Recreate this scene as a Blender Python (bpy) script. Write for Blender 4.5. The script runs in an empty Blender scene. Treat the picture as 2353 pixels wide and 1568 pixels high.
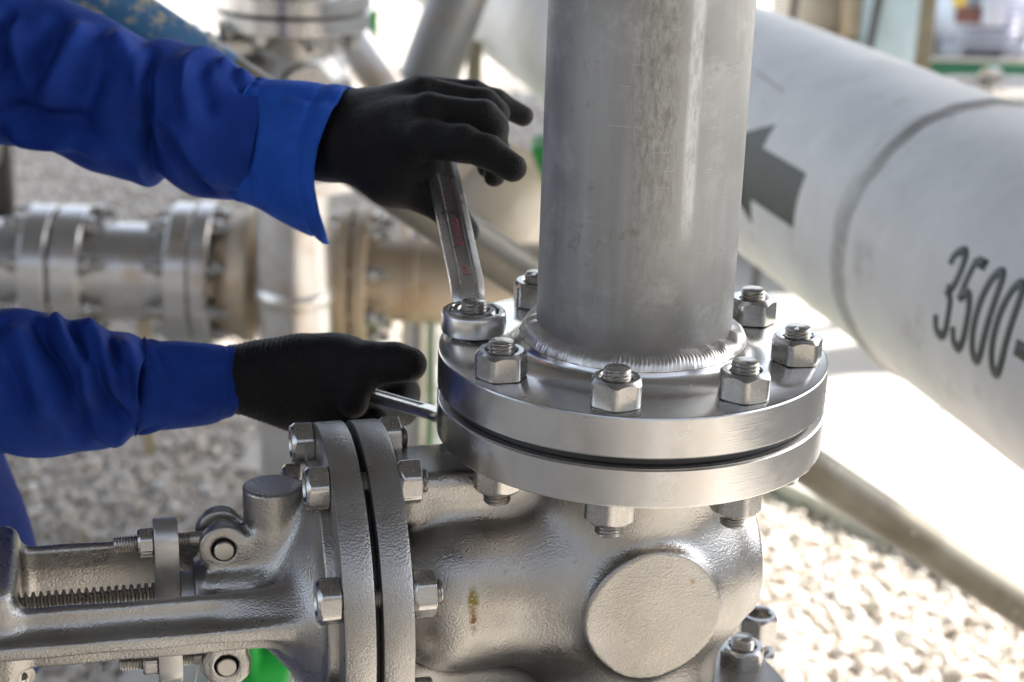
import bpy, bmesh, math, random
import numpy as np
from mathutils import Matrix, Vector
rng = np.random.default_rng(7); random.seed(7)
SC = bpy.context.scene; COL = SC.collection
R_ = math.radians; PI = math.pi
GROUND = 1.10            # the flange top stands 1.10 m above the ground; everything is shifted up by this at the end
# ------------------------------------------------------------------ camera
CAM = np.array([-.0709, -.9875, .3425]); FPX = 4080.4; IW, IH = 2353., 1568.2
_p, _r = R_(19.068), R_(1.865)
FW = np.array([0, math.cos(_p), -math.sin(_p)]); _r0 = np.array([1., 0, 0]); _u0 = np.cross(_r0, FW)
RT = math.cos(_r)*_r0 + math.sin(_r)*_u0; UP = -math.sin(_r)*_r0 + math.cos(_r)*_u0
def at(x, y, Z): return CAM + (FW + RT*((x-IW/2)/FPX) - UP*((y-IH/2)/FPX))*Z
def pr(P):
    d = np.asarray(P, float)-CAM; z = d@FW
    return np.stack([IW/2+FPX*(d@RT)/z, IH/2-FPX*(d@UP)/z], -1)
cd = bpy.data.cameras.new("camera"); cam = bpy.data.objects.new("camera", cd); COL.objects.link(cam)
M = Matrix(((RT[0], UP[0], -FW[0], CAM[0]), (RT[1], UP[1], -FW[1], CAM[1]), (RT[2], UP[2], -FW[2], CAM[2]), (0, 0, 0, 1)))
cam.matrix_world = M
cd.sensor_width = 36; cd.lens = FPX/IW*36; cd.clip_start = .05; cd.clip_end = 600
cd.dof.use_dof = True; cd.dof.focus_distance = 1.0; cd.dof.aperture_fstop = 7.8
SC.camera = cam
# ------------------------------------------------------------------ helpers
def tag(o, label=None, cat=None, group=None, kind=None):
    if label: o['label'] = label
    if cat: o['category'] = cat
    if group: o['group'] = group
    if kind: o['kind'] = kind
    return o
def empty(name, loc=(0, 0, 0), rz=0):
    o = bpy.data.objects.new(name, None); COL.objects.link(o)
    o.location = tuple(loc); o.rotation_euler = (0, 0, rz); o.empty_display_size = .05
    return o
def obj(name, VF, mat, parent=None, sharp=35, loc=None, recalc=True):
    V, F = VF
    me = bpy.data.meshes.new(name)
    V = np.asarray(V, float)
    me.from_pydata(V.tolist(), [], [list(map(int, f)) for f in F] if not isinstance(F, np.ndarray) else F.tolist())
    if recalc:
        bm = bmesh.new(); bm.from_mesh(me); bmesh.ops.recalc_face_normals(bm, faces=bm.faces); bm.to_mesh(me); bm.free()
    me.polygons.foreach_set('use_smooth', np.ones(len(me.polygons), bool))
    if sharp: me.set_sharp_from_angle(angle=R_(sharp))
    me.materials.append(mat)
    o = bpy.data.objects.new(name, me); COL.objects.link(o)
    if parent: o.parent = parent
    if loc is not None: o.location = tuple(loc)
    return o
def join(*vfs):
    Vs, Fs, n = [], [], 0
    for V, F in vfs:
        V = np.asarray(V, float); Vs.append(V); Fs += [[i+n for i in f] for f in F]; n += len(V)
    return np.concatenate(Vs), Fs
def xf(VF, loc=(0, 0, 0), rot=None, axis=None, scale=None):
    V, F = VF; V = np.asarray(V, float).copy()
    if scale is not None: V = V*np.asarray(scale)
    if axis is not None:                                     # turn +z onto the given axis
        q = Vector((0, 0, 1)).rotation_difference(Vector(axis)); V = V@np.array(q.to_matrix()).T
    if rot is not None:
        from mathutils import Euler
        V = V@np.array(Euler(rot).to_matrix()).T
    return V+np.asarray(loc), F
def grid(nu, nv, cu=False, cv=False):
    F = []
    for i in range(nu if cu else nu-1):
        for j in range(nv if cv else nv-1):
            a, b = (i+1) % nu, (j+1) % nv
            F.append([i*nv+j, a*nv+j, a*nv+b, i*nv+b])
    return F
def lathe(prof, seg=96, caps=True):
    prof = np.asarray(prof, float); n = len(prof)
    t = np.arange(seg)*2*PI/seg
    V = np.stack([np.cos(t)[:, None]*prof[None, :, 0], np.sin(t)[:, None]*prof[None, :, 0], np.repeat(prof[None, :, 1], seg, 0)], -1).reshape(-1, 3)
    F = grid(seg, n, cu=True)
    if caps:
        for k in (0, n-1):
            if prof[k, 0] > 1e-7: F.append([i*n+k for i in range(seg)])
    return V, F
def box(c, h, bev=0.0, rot=None):
    bm = bmesh.new(); bmesh.ops.create_cube(bm, size=2)
    for v in bm.verts: v.co = Vector((v.co.x*h[0], v.co.y*h[1], v.co.z*h[2]))
    if bev: bmesh.ops.bevel(bm, geom=bm.edges[:], offset=bev, segments=2, affect='EDGES', profile=.5)
    bm.verts.index_update()
    V = np.array([v.co[:] for v in bm.verts]); F = [[v.index for v in f.verts] for f in bm.faces]; bm.free()
    return xf((V, F), c, rot)
def cyl(a, b, r, seg=40, r2=None, bev=.0006):
    a = np.asarray(a, float); b = np.asarray(b, float); L = np.linalg.norm(b-a); r2 = r if r2 is None else r2
    V, F = lathe([(0, 0), (r-bev, 0), (r, bev), (r2, L-bev), (r2-bev, L), (0, L)], seg, caps=False)
    return xf((V, F), a, axis=(b-a)/L)
def tube(path, r, seg=10):
    P = np.asarray(path, float); n = len(P); V = []
    T = np.gradient(P, axis=0); T /= np.linalg.norm(T, axis=1)[:, None]
    ref = np.array([0, 0, 1.]) if abs(T[0][2]) < .9 else np.array([1., 0, 0])
    N = np.cross(T[0], ref); N /= np.linalg.norm(N)
    rr = np.broadcast_to(np.asarray(r, float), (n,))
    t = np.arange(seg)*2*PI/seg
    for i in range(n):
        N = N-T[i]*(N@T[i]); N /= np.linalg.norm(N); B = np.cross(T[i], N)
        V.append(P[i]+rr[i]*(np.cos(t)[:, None]*N+np.sin(t)[:, None]*B))
    F = grid(n, seg, cv=True); F += [list(range(seg)), list(range((n-1)*seg, n*seg))]
    return np.concatenate(V), F
def spline(pts, n):
    P = np.asarray(pts, float); m = len(P); out = []
    Q = np.concatenate([[2*P[0]-P[1]], P, [2*P[-1]-P[-2]]])
    for s in np.linspace(0, m-1-1e-9, n):
        i = int(s); t = s-i; a, b, c, d = Q[i:i+4]
        out.append(.5*((2*b)+(-a+c)*t+(2*a-5*b+4*c-d)*t*t+(-a+3*b-3*c+d)*t**3))
    return np.array(out)
def copy_tree(o, parent=None):
    c = o.copy(); COL.objects.link(c)
    if parent: c.parent = parent
    for ch in list(o.children): copy_tree(ch, c)
    return c
# ------------------------------------------------------------------ implicit surfaces (castings, hands)
def smin(a, b, k):
    h = np.clip(.5+.5*(b-a)/k, 0, 1); return b+(a-b)*h-k*h*(1-h)
def smax(a, b, k): return -smin(-a, -b, k)
def f_cone(P, a, b, r1, r2):
    a = np.asarray(a, np.float32); b = np.asarray(b, np.float32); ba = b-a; pa = P-a
    h = np.clip((pa@ba)/(ba@ba), 0, 1); return np.linalg.norm(pa-h[..., None]*ba, axis=-1)-(r1+(r2-r1)*h)
def f_cyl(P, a, b, r, rnd=.002):
    a = np.asarray(a, np.float32); b = np.asarray(b, np.float32); L = np.linalg.norm(b-a); d = (b-a)/L
    pa = P-(a+b)/2; x = pa@d; q = np.linalg.norm(pa-x[..., None]*d, axis=-1)-(r-rnd); y = np.abs(x)-(L/2-rnd)
    return np.minimum(np.maximum(q, y), 0)+np.hypot(np.maximum(q, 0), np.maximum(y, 0))-rnd
def f_box(P, c, h, rnd=.003):
    q = np.abs(P-np.asarray(c, np.float32))-(np.asarray(h, np.float32)-rnd)
    return np.minimum(q.max(-1), 0)+np.linalg.norm(np.maximum(q, 0), axis=-1)-rnd
def f_ell(P, c, r):
    r = np.asarray(r, np.float32); q = (P-np.asarray(c, np.float32)); k0 = np.linalg.norm(q/r, axis=-1); k1 = np.linalg.norm(q/(r*r), axis=-1)
    return k0*(k0-1)/np.maximum(k1, 1e-6)
def nets(f, lo, hi, h, proj=2):
    lo = np.asarray(lo, float); hi = np.asarray(hi, float); n = np.ceil((hi-lo)/h).astype(int)+1
    ax = [(lo[i]+h*np.arange(n[i])).astype(np.float32) for i in range(3)]
    val = np.empty(n, np.float32)
    for i0 in range(0, n[0], 24):
        X, Y, Z = np.meshgrid(ax[0][i0:i0+24], ax[1], ax[2], indexing='ij'); val[i0:i0+24] = f(np.stack([X, Y, Z], -1))
    s = val < 0
    c = [s[i:n[0]-1+i, j:n[1]-1+j, k:n[2]-1+k] for i in (0, 1) for j in (0, 1) for k in (0, 1)]
    act = np.logical_or.reduce(c) & ~np.logical_and.reduce(c)
    I = np.argwhere(act); idx = -np.ones(act.shape, np.int64); idx[act] = np.arange(len(I))
    cs = np.array([(i, j, k) for i in (0, 1) for j in (0, 1) for k in (0, 1)])
    cv = np.stack([val[I[:, 0]+a, I[:, 1]+b, I[:, 2]+g] for a, b, g in cs], 1)
    acc = np.zeros((len(I), 3)); cnt = np.zeros(len(I))
    for a in range(8):
        for b in range(a+1, 8):
            if np.abs(cs[a]-cs[b]).sum() != 1: continue
            m = (cv[:, a] < 0) != (cv[:, b] < 0); t = cv[:, a]/np.where(m, cv[:, a]-cv[:, b], 1)
            acc[m] += (cs[a]+t[:, None]*(cs[b]-cs[a]))[m]; cnt[m] += 1
    V = lo+h*(I+acc/cnt[:, None]); F = []
    for axn in range(3):
        u, w = [(1, 2), (2, 0), (0, 1)][axn]
        sl = [slice(None)]*3; sl2 = [slice(None)]*3; sl[axn] = slice(0, -1); sl2[axn] = slice(1, None)
        e = s[tuple(sl)] != s[tuple(sl2)]
        E = np.argwhere(e); E = E[(E[:, u] > 0) & (E[:, w] > 0) & (E[:, u] < n[u]-1) & (E[:, w] < n[w]-1)]
        du = np.zeros(3, int); du[u] = 1; dw = np.zeros(3, int); dw[w] = 1
        q = np.stack([idx[tuple((E-du-dw).T)], idx[tuple((E-dw).T)], idx[tuple(E.T)], idx[tuple((E-du).T)]], 1)
        flip = ~s[tuple(E.T)]; q[flip] = q[flip][:, ::-1]; F.append(q)
    F = np.concatenate(F); F = F[(F >= 0).all(1)]
    eps = h*.5
    for _ in range(proj):
        Pf = V.astype(np.float32); v0 = f(Pf); g = np.stack([f(Pf+np.eye(3, dtype=np.float32)[k]*eps)-f(Pf-np.eye(3, dtype=np.float32)[k]*eps) for k in range(3)], -1)/(2*eps)
        V = V-np.clip(v0/np.maximum((g*g).sum(-1), .2), -h, h)[:, None]*g
    return V, F
# ------------------------------------------------------------------ materials
class NT:
    def __init__(s, name):
        s.m = bpy.data.materials.new(name); s.m.use_nodes = True; s.t = s.m.node_tree
        s.b = s.t.nodes['Principled BSDF']; s.co = s.t.nodes.new('ShaderNodeTexCoord').outputs['Object']
    def n(s, typ, **kw):
        nd = s.t.nodes.new(typ)
        for k, v in kw.items():
            if k in nd.inputs: nd.inputs[k].default_value = v
            else: setattr(nd, k, v)
        return nd
    def l(s, a, b): s.t.links.new(a, b)
    def map(s, scale=(1, 1, 1), rot=(0, 0, 0)):
        m = s.n('ShaderNodeMapping'); m.inputs['Scale'].default_value = scale; m.inputs['Rotation'].default_value = rot; s.l(s.co, m.inputs['Vector']); return m.outputs[0]
    def noise(s, scale, detail=3, rough=.5, vec=None, dist=0):
        t = s.n('ShaderNodeTexNoise', Scale=scale, Detail=detail, Roughness=rough, Distortion=dist); s.l(vec or s.co, t.inputs['Vector']); return t.outputs['Fac']
    def ramp(s, fac, stops):
        r = s.n('ShaderNodeValToRGB'); e = r.color_ramp.elements
        while len(e) < len(stops): e.new(.5)
        for el, (p, c) in zip(e, stops): el.position = p; el.color = (*c, 1) if len(c) == 3 else c
        s.l(fac, r.inputs[0]); return r.outputs[0]
    def rng(s, fac, a, b, lo=0., hi=1.):
        r = s.n('ShaderNodeMapRange'); r.inputs[1].default_value = lo; r.inputs[2].default_value = hi; r.inputs[3].default_value = a; r.inputs[4].default_value = b
        s.l(fac, r.inputs[0]); return r.outputs[0]
    def mix(s, fac, a, b):
        m = s.n('ShaderNodeMix', data_type='RGBA')
        if hasattr(fac, 'links'): s.l(fac, m.inputs[0])
        else: m.inputs[0].default_value = fac
        for v, i in ((a, 6), (b, 7)):
            if hasattr(v, 'links'): s.l(v, m.inputs[i])
            else: m.inputs[i].default_value = (*v, 1)
        return m.outputs[2]
    def bump(s, pairs):
        prev = None
        for h, st, d in pairs:
            b = s.n('ShaderNodeBump', Strength=st, Distance=d); s.l(h, b.inputs['Height'])
            if prev: s.l(prev, b.inputs['Normal'])
            prev = b.outputs[0]
        s.l(prev, s.b.inputs['Normal'])
    def set(s, **kw):
        for k, v in kw.items():
            i = s.b.inputs[k.replace('_', ' ')]
            if hasattr(v, 'links'): s.l(v, i)
            else: i.default_value = (*v, 1) if isinstance(v, tuple) and len(v) == 3 else v
        return s
def g3(v, w=0): return (v*(1+w), v, v*(1-w*1.6))
def mat_cast(name, base=.39, warm=.035, rough=.30, grain=.38):
    t = NT(name)
    big = t.noise(16, 4, .6); fine = t.noise(820, 2, .5); mid = t.noise(140, 2)
    c = t.mix(t.rng(big, 0, 1, .3, .7), g3(base*.82, warm*1.8), g3(base*1.08, warm*.5))
    pits = t.rng(t.noise(230, 2, .5), 0, 1, .70, .78)
    c = t.mix(t.rng(pits, 0, .35), c, g3(base*.45, .08))
    sp = t.rng(t.noise(33, 4, .7), 0, .5, .69, .76)
    c = t.mix(sp, c, (.20, .12, .05))
    def spot(p, sc, r0, r1, col, c, nsc=300):
        v = t.n('ShaderNodeVectorMath', operation='SUBTRACT'); t.l(t.co, v.inputs[0]); v.inputs[1].default_value = p
        m = t.n('ShaderNodeVectorMath', operation='MULTIPLY'); t.l(v.outputs[0], m.inputs[0]); m.inputs[1].default_value = sc
        ln = t.n('ShaderNodeVectorMath', operation='LENGTH'); t.l(m.outputs[0], ln.inputs[0])
        k = t.n('ShaderNodeMath', operation='MULTIPLY'); t.l(t.rng(ln.outputs['Value'], 1, 0, r0, r1), k.inputs[0]); t.l(t.rng(t.noise(nsc, 4, .7), .1, 1, .38, .55), k.inputs[1])
        return t.mix(k.outputs[0], c, col)
    c = spot((-.1045, -.056, .012), (1, .4, .38), .002, .0042, (.16, .14, .03), c)
    c = spot((-.1040, -.056, .001), (1, .4, .30), .001, .0036, (.13, .075, .03), c)
    c = spot((.022, -.0690, .021), (1, 1, 1), .0005, .0024, (.24, .12, .03), c)
    t.set(Base_Color=c, Metallic=.93, Roughness=t.rng(t.noise(60, 4), rough-.07, rough+.1, .3, .7))
    t.bump([(mid, .05, .002), (fine, grain, .0010)])
    return t.m
def mat_steel(name, base=.55, warm=.02, rough=.28, aniso=0., bump=.03, stain=.3, sc=1.):
    t = NT(name)
    big = t.noise(22*sc, 5, .65); fine = t.noise(900, 2); sm = t.noise(75*sc, 4, .7)
    c = t.mix(t.rng(big, 0, 1, .3, .7), g3(base*.9, warm*1.5), g3(base*1.06, warm))
    c = t.mix(t.rng(sm, 0, stain, .6, .74), c, g3(base*.42, .12))
    t.set(Base_Color=c, Metallic=.97, Roughness=t.rng(sm, rough-.07, rough+.12, .25, .75))
    if aniso:
        tg = t.n('ShaderNodeTangent', direction_type='RADIAL', axis='Z'); t.l(tg.outputs[0], t.b.inputs['Tangent']); t.set(Anisotropic=aniso)
        gr = t.noise(1.0, 3, .6, vec=t.map((18, 18, 2600)))
        t.bump([(gr, .10, .0006), (fine, bump, .0005)])
    else: t.bump([(fine, bump, .0006), (sm, .05, .001)])
    return t.m
def mat_pipe():
    t = NT('dull_stainless_pipe')
    st = t.noise(1, 5, .65, vec=t.map((70, 70, 4.5))); bl = t.noise(9, 5, .6); sp = t.noise(48, 5, .72); fn = t.noise(1, 2, .5, vec=t.map((1100, 1100, 240)))
    c = t.mix(t.rng(st, 0, 1, .3, .7), (.33, .335, .335), (.43, .435, .435))
    c = t.mix(t.rng(bl, .0, .85, .45, .62), c, (.30, .30, .285)); c = t.mix(t.rng(t.noise(31, 5, .7), 0, .5, .52, .66), c, (.52, .525, .525))
    c = t.mix(t.rng(sp, 0, .75, .60, .72), c, (.22, .21, .17))
    rust = t.rng(t.noise(26, 5, .8, vec=t.map((1.6, 1.6, .7))), 0, .6, .70, .78)
    c = t.mix(rust, c, (.30, .19, .09))
    # a pale run of dried splash down the camera side, with dark greenish wash beside it
    sx = t.n('ShaderNodeSeparateXYZ'); t.l(t.co, sx.inputs[0])
    wob = t.noise(12, 3); 
    def band(x0, w, z0, z1, wb=.006):
        a = t.n('ShaderNodeMath', operation='MULTIPLY_ADD'); t.l(wob, a.inputs[0]); a.inputs[1].default_value = wb*2; a.inputs[2].default_value = -wb-x0
        d = t.n('ShaderNodeMath', operation='ADD'); t.l(sx.outputs[0], d.inputs[0]); t.l(a.outputs[0], d.inputs[1])
        ab = t.n('ShaderNodeMath', operation='ABSOLUTE'); t.l(d.outputs[0], ab.inputs[0])
        m = t.rng(ab.outputs[0], 1, 0, w*.5, w)
        zz = t.n('ShaderNodeMath', operation='MULTIPLY'); t.l(m, zz.inputs[0]); t.l(t.rng(sx.outputs[2], 0, 1, z0, z1), zz.inputs[1])
        fr = t.n('ShaderNodeMath', operation='LESS_THAN'); t.l(sx.outputs[1], fr.inputs[0]); fr.inputs[1].default_value = 0
        o = t.n('ShaderNodeMath', operation='MULTIPLY'); t.l(zz.outputs[0], o.inputs[0]); t.l(fr.outputs[0], o.inputs[1])
        k = t.n('ShaderNodeMath', operation='MULTIPLY'); t.l(o.outputs[0], k.inputs[0]); t.l(t.rng(t.noise(1, 6, .85, vec=t.map((330, 330, 90) if w > .01 else (160, 160, 40))), .1, 1, .43 if w > .01 else .36, .60 if w > .01 else .54), k.inputs[1])
        return k.outputs[0]
    wash = band(.0, .016, .03, .13, .008)
    w2 = t.n('ShaderNodeMath', operation='MULTIPLY'); t.l(wash, w2.inputs[0]); w2.inputs[1].default_value = .8
    c = t.mix(w2.outputs[0], c, (.21, .21, .175))
    run = band(.0215, .0044, .075, .10, .0022)
    c = t.mix(t.rng(run, 0, .75), c, (.74, .75, .74))
    tint = t.rng(sx.outputs[2], .75, 0, .018, .030); c = t.mix(tint, c, (.27, .25, .25))
    scr2 = t.noise(1, 2, .9, vec=t.map((26, 26, 900), (.05, .12, 0)), dist=.3); c = t.mix(t.rng(scr2, 0, .5, .70, .74), c, (.75, .75, .75))
    scr = t.noise(1, 2, .9, vec=t.map((300, 300, 2200), (.3, .2, .4)), dist=.4)
    c = t.mix(t.rng(scr, 0, .6, .73, .76), c, (.8, .8, .8))
    t.set(Base_Color=c, Metallic=.42, Roughness=t.rng(st, .54, .66, .3, .7))
    t.l(t.rng(run, .95, .2), t.b.inputs['Metallic'])
    t.bump([(fn, .06, .0008), (sp, .06, .001)])
    return t.m
def mat_cloth(name, c1, c2, weave=2600, rough=.82):
    t = NT(name)
    a = t.noise(1, 1, .5, vec=t.map((weave, 260, weave))); b = t.noise(1, 1, .5, vec=t.map((260, weave, 260))); big = t.noise(14, 5, .6)
    c = t.mix(t.rng(big, 0, 1, .3, .7), c1, c2); c = t.mix(t.rng(t.noise(60, 5, .7), 0, .35, .5, .7), c, tuple(v*1.5 for v in c2))
    lint = t.rng(t.noise(420, 2, .6), 0, .25, .74, .8); c = t.mix(lint, c, (.10, .14, .32))
    t.set(Base_Color=c, Roughness=rough, Sheen_Weight=.0, Sheen_Roughness=.4, Sheen_Tint=(.4, .5, .9), Specular_IOR_Level=.2)
    t.bump([(a, .18, .0008), (b, .18, .0008), (t.noise(55, 3, .55), .25, .004)])
    return t.m
def mat_plain(name, c1, c2, rough=.6, metallic=0., scale=20, bump=.1, bd=.002, bs=200, spots=None):
    t = NT(name); big = t.noise(scale, 5, .65)
    c = t.mix(t.rng(big, 0, 1, .32, .68), c1, c2)
    if spots: c = t.mix(t.rng(t.noise(spots[1], 4, .7), 0, spots[2], .58, .72), c, spots[0])
    t.set(Base_Color=c, Roughness=rough, Metallic=metallic); t.bump([(t.noise(bs, 3), bump, bd)])
    return t.m
CAST = mat_cast('cast_steel'); CASTF = mat_cast('cast_flange_steel', .385, .025, .33, .42)
FLG = mat_steel('turned_flange_steel', .62, .012, .19, .35, .02, .04, .5)
NUT = mat_steel('nut_steel', .45, .02, .24, 0, .05, .35, 1.4)
STUD = mat_steel('stud_steel', .38, .04, .30, 0, .05, .35, 2)
WELD = mat_steel('weld_metal', .58, .03, .34, 0, .08, .3, 1.6)
CHROME = mat_steel('wrench_chrome', .64, .02, .30, 0, .05, .5, 1.8)
STEMM = mat_steel('stem_steel', .42, .09, .28, 0, .05, .6, 2.4)
PLATE = mat_steel('gland_plate_steel', .44, .01, .38, 0, .06, .15, .6)
PIPE = mat_pipe()
BLACK = mat_plain('graphite_gasket', (.012, .012, .013), (.022, .022, .022), .5)
GLOVE = None
def mat_glove():
    t = NT('black_knit_glove')
    kn = t.noise(1, 1, .5, vec=t.map((900, 900, 1700))); sp = t.rng(t.noise(650, 2, .5), 0, .5, .74, .8)
    c = t.mix(t.rng(t.noise(25, 4), 0, 1, .3, .7), (.0062, .0060, .0057), (.0110, .0105, .0100)); c = t.mix(sp, c, (.03, .03, .03))
    t.set(Base_Color=c, Roughness=.6, Specular_IOR_Level=.22)
    t.bump([(kn, .6, .0016), (t.noise(95, 4, .65), .45, .004)]); return t.m
GLOVE = mat_glove()
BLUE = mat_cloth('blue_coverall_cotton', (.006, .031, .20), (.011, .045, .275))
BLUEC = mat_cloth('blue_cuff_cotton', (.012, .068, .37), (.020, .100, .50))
BLUE_SHADED = mat_cloth('shaded_blue_coverall_cotton', (.003, .013, .085), (.005, .019, .12))  # same cloth as the sleeves, darkened so the trunk's shade is in its colour
SKIN = mat_plain('skin', (.35, .2, .13), (.42, .25, .17), .5)
HAIR = mat_plain('dark_hair', (.01, .008, .006), (.02, .016, .012), .5)
BOOT = mat_plain('boot_leather', (.03, .025, .02), (.05, .04, .03), .5)
WHITE = mat_plain('grey_white_pipe_paint', (.56, .555, .54), (.71, .70, .68), .5, 0, 8, .08, .002, 90, ((.42, .40, .36), 14, .7))
DARKP = mat_plain('dark_stencil_paint', (.035, .045, .042), (.055, .065, .06), .5, spots=((.14, .15, .14), 60, .5))
def mat_galv():
    t = NT('weathered_galvanized_tube'); c = t.mix(t.rng(t.noise(4, 4, .6), 0, 1, .4, .6), (.085, .075, .055), (.16, .15, .125)); c = t.mix(t.rng(t.noise(30, 5, .75), 0, .8, .62, .75), c, (.55, .54, .50))
    t.set(Base_Color=c, Roughness=.42, Metallic=.55); t.bump([(t.noise(90, 4), .12, .002)]); return t.m
GALV = mat_galv()
def mat_bluetube():
    t = NT('worn_blue_tube_paint'); m = t.rng(t.noise(30, 5, .75), 0, 1, .52, .62)
    c = t.mix(m, (.010, .085, .20), (.30, .27, .18)); t.set(Base_Color=c, Roughness=.45); t.bump([(t.noise(120, 3), .2, .002)]); return t.m
BLUET = mat_bluetube()
def mat_bgsteel(name, c1, c2, rust, rough=.38, met=.8):
    t = NT(name); c = t.mix(t.rng(t.noise(5, 4, .6), 0, 1, .35, .65), c1, c2); c = t.mix(t.rng(t.noise(9, 5, .7), 0, .7, .52, .7), c, rust)
    t.set(Base_Color=c, Roughness=rough, Metallic=met); t.bump([(t.noise(60, 3), .1, .003)]); return t.m
BGST = mat_bgsteel('weathered_stainless', (.52, .51, .50), (.66, .65, .64), (.40, .28, .16), .28)
DULL = mat_bgsteel('dull_grey_pipe', (.34, .33, .31), (.44, .43, .41), (.40, .30, .20), .5, .35)
BGRU = mat_bgsteel('rust_stained_steel', (.46, .36, .25), (.54, .46, .36), (.36, .22, .11), .5, .6)
GREEN = mat_plain('bright_green_paint', (.02, .30, .045), (.04, .40, .07), .4)
DKGREEN = mat_plain('dark_green_paint', (.01, .10, .05), (.02, .14, .07), .45)
CREAM = mat_plain('cream_paint', (.55, .49, .40), (.64, .58, .50), .4)
PALEB = mat_plain('pale_blue_paint', (.40, .52, .58), (.48, .60, .66), .45)
LILAC = mat_plain('pale_lilac_paint', (.45, .47, .58), (.55, .57, .66), .4)
OLIVE = mat_plain('olive_brown_paint', (.16, .14, .09), (.22, .19, .13), .6)
YELLOW = mat_plain('yellow_paint', (.55, .36, .05), (.6, .4, .06), .4)
RED = mat_plain('dark_red_paint', (.13, .05, .045), (.16, .06, .05), .5)
REDMK = mat_plain('red_marking_paint', (.28, .03, .05), (.40, .05, .10), .5)
CONC = mat_plain('concrete', (.42, .40, .37), (.50, .48, .45), .85, 0, 4, .3, .003, 120)
ROOFM = mat_plain('shade_roof_sheet', (.07, .075, .08), (.10, .105, .11), .5)
POSTM = mat_plain('column_steel_paint', (.30, .32, .33), (.36, .38, .39), .5)
BTN = mat_plain('cream_button', (.62, .57, .48), (.68, .63, .54), .35)
WIRE = mat_steel('wire_steel', .45, .1, .35)
# ------------------------------------------------------------------ fasteners
def nut_mesh(af=.027, h=.0157, d=.016, n=72, both=False):
    a = af/2; th = np.arange(n)*2*PI/n+PI/n*0
    m = (th+PI/6) % (PI/3)-PI/6; rh = np.minimum(a/np.cos(m), a/math.cos(PI/6)-.0007); rc = a*.925; bore = d/2*1.08
    top = h-np.maximum(0, rh-rc)*.95; zz = np.zeros(n); bot = np.maximum(0, rh-rc)*(.25 if both else .15)
    rings = [np.stack([np.full(n, bore), zz+.0006], 1), np.stack([np.full(n, rc*.97), zz], 1), np.stack([rh-.0004, bot], 1), np.stack([rh, bot+.0005], 1),
             np.stack([rh, top-.0005], 1), np.stack([rh-.0004, top], 1), np.stack([np.full(n, rc), zz+h], 1), np.stack([np.full(n, bore+.0011), zz+h], 1), np.stack([np.full(n, bore), zz+h-.0014], 1)]
    A = np.stack(rings, 1)
    V = np.stack([np.cos(th)[:, None]*A[..., 0], np.sin(th)[:, None]*A[..., 0], A[..., 1]], -1).reshape(-1, 3)
    return V, grid(n, len(rings), cu=True, cv=True)
def thread_mesh(r, L, pitch, depth, seg=48, per=6, trap=False, cham=.0014):
    nz = max(8, int(L/pitch*per)); z = np.linspace(0, L, nz); t = np.arange(seg)*2*PI/seg
    ph = (z[None, :]/pitch-t[:, None]/(2*PI)) % 1
    w = np.clip(np.abs(ph-.5)*9-1.7 if trap else np.abs(ph-.5)*2.4-.1, 0, 1)
    rr = r-depth*w
    e = np.clip(np.minimum(z, L-z)/cham, 0, 1)[None, :]; rr = np.minimum(rr, r-depth*1.15*(1-e))
    V = np.stack([np.cos(t)[:, None]*rr, np.sin(t)[:, None]*rr, np.repeat(z[None], seg, 0)], -1).reshape(-1, 3)
    F = grid(seg, nz, cu=True)
    n0 = len(V); V = np.concatenate([V, [[0, 0, -.0003], [0, 0, L+.0004]]])
    for i in range(seg):
        j = (i+1) % seg; F += [[n0, j*nz, i*nz], [n0+1, i*nz+nz-1, j*nz+nz-1]]
    return V, F
# ------------------------------------------------------------------ welded pipe with its flange
root = empty('flanged_pipe', (0, 0, 0)); tag(root, 'dull grey vertical steel pipe welded to a shiny round flange', 'pipe')
obj('pipe', lathe([(.0522, .004), (.0566, .004), (.05715, .0055), (.05715, 1.6), (.0522, 1.6), (.0522, .004)], 128, caps=False), PIPE, root)
hub = [(.054, .0035), (.0635, .0052), (.0662, .0086), (.0672, .0082), (.0677, .0070), (.0684, .0055), (.0703, .0036), (.0735, .0018), (.078, .0006), (.083, 0),
       (.1129, 0), (.1138, -.0004), (.1143, -.0012), (.1143, -.0228), (.1136, -.0237), (.1128, -.0239), (.080, -.0239), (.0795, -.0255), (.054, -.0255), (.054, .0035)]
obj('flange', lathe(hub, 192, caps=False), FLG, root, sharp=30)
def weld():
    nt, nv = 1400, 13; t = np.arange(nt)*2*PI/nt; v = np.linspace(0, 1, nv)
    wob = np.cumsum(rng.normal(0, 1, nt)); wob = wob-np.linspace(wob[0], wob[-1], nt); wob = np.convolve(np.r_[wob, wob, wob], np.hanning(31)/np.hanning(31).sum(), 'same')[nt:2*nt]
    ph = t*168/(2*PI)+2.2*wob/max(1, np.abs(wob).max())
    V = []
    lowf = np.interp(t, np.linspace(0, 2*PI, 60), np.r_[(q := rng.normal(0, .0005, 59)), q[0]])
    low2 = np.interp(t, np.linspace(0, 2*PI, 150), np.r_[(q := rng.normal(0, .00035, 149)), q[0]])
    for i in range(nt):
        a = np.array([.0570, .0166+lowf[i]*1.5]); b = np.array([.0668+low2[i]*.5, .0079])
        s = (ph[i]+1.15*(v-.5)**2*2) % 1
        rip = (.00022*np.sin(PI*s)**.7-.00012*(s > .93))*(1+.5*math.sin(ph[i]*.37)*math.sin(ph[i]*.11+1))
        env = np.sin(PI*np.clip(v, 0, 1))**.6
        p = a[None]*(1-v)[:, None]+b[None]*v[:, None]+(np.array([.66, .75])[None]*((.0021*np.sin(PI*v)+rip*env)[:, None]))
        V.append(np.stack([np.cos(t[i])*p[:, 0], np.sin(t[i])*p[:, 0], p[:, 1]], -1))
    return np.concatenate(V), grid(nt, nv, cu=True)
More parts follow.
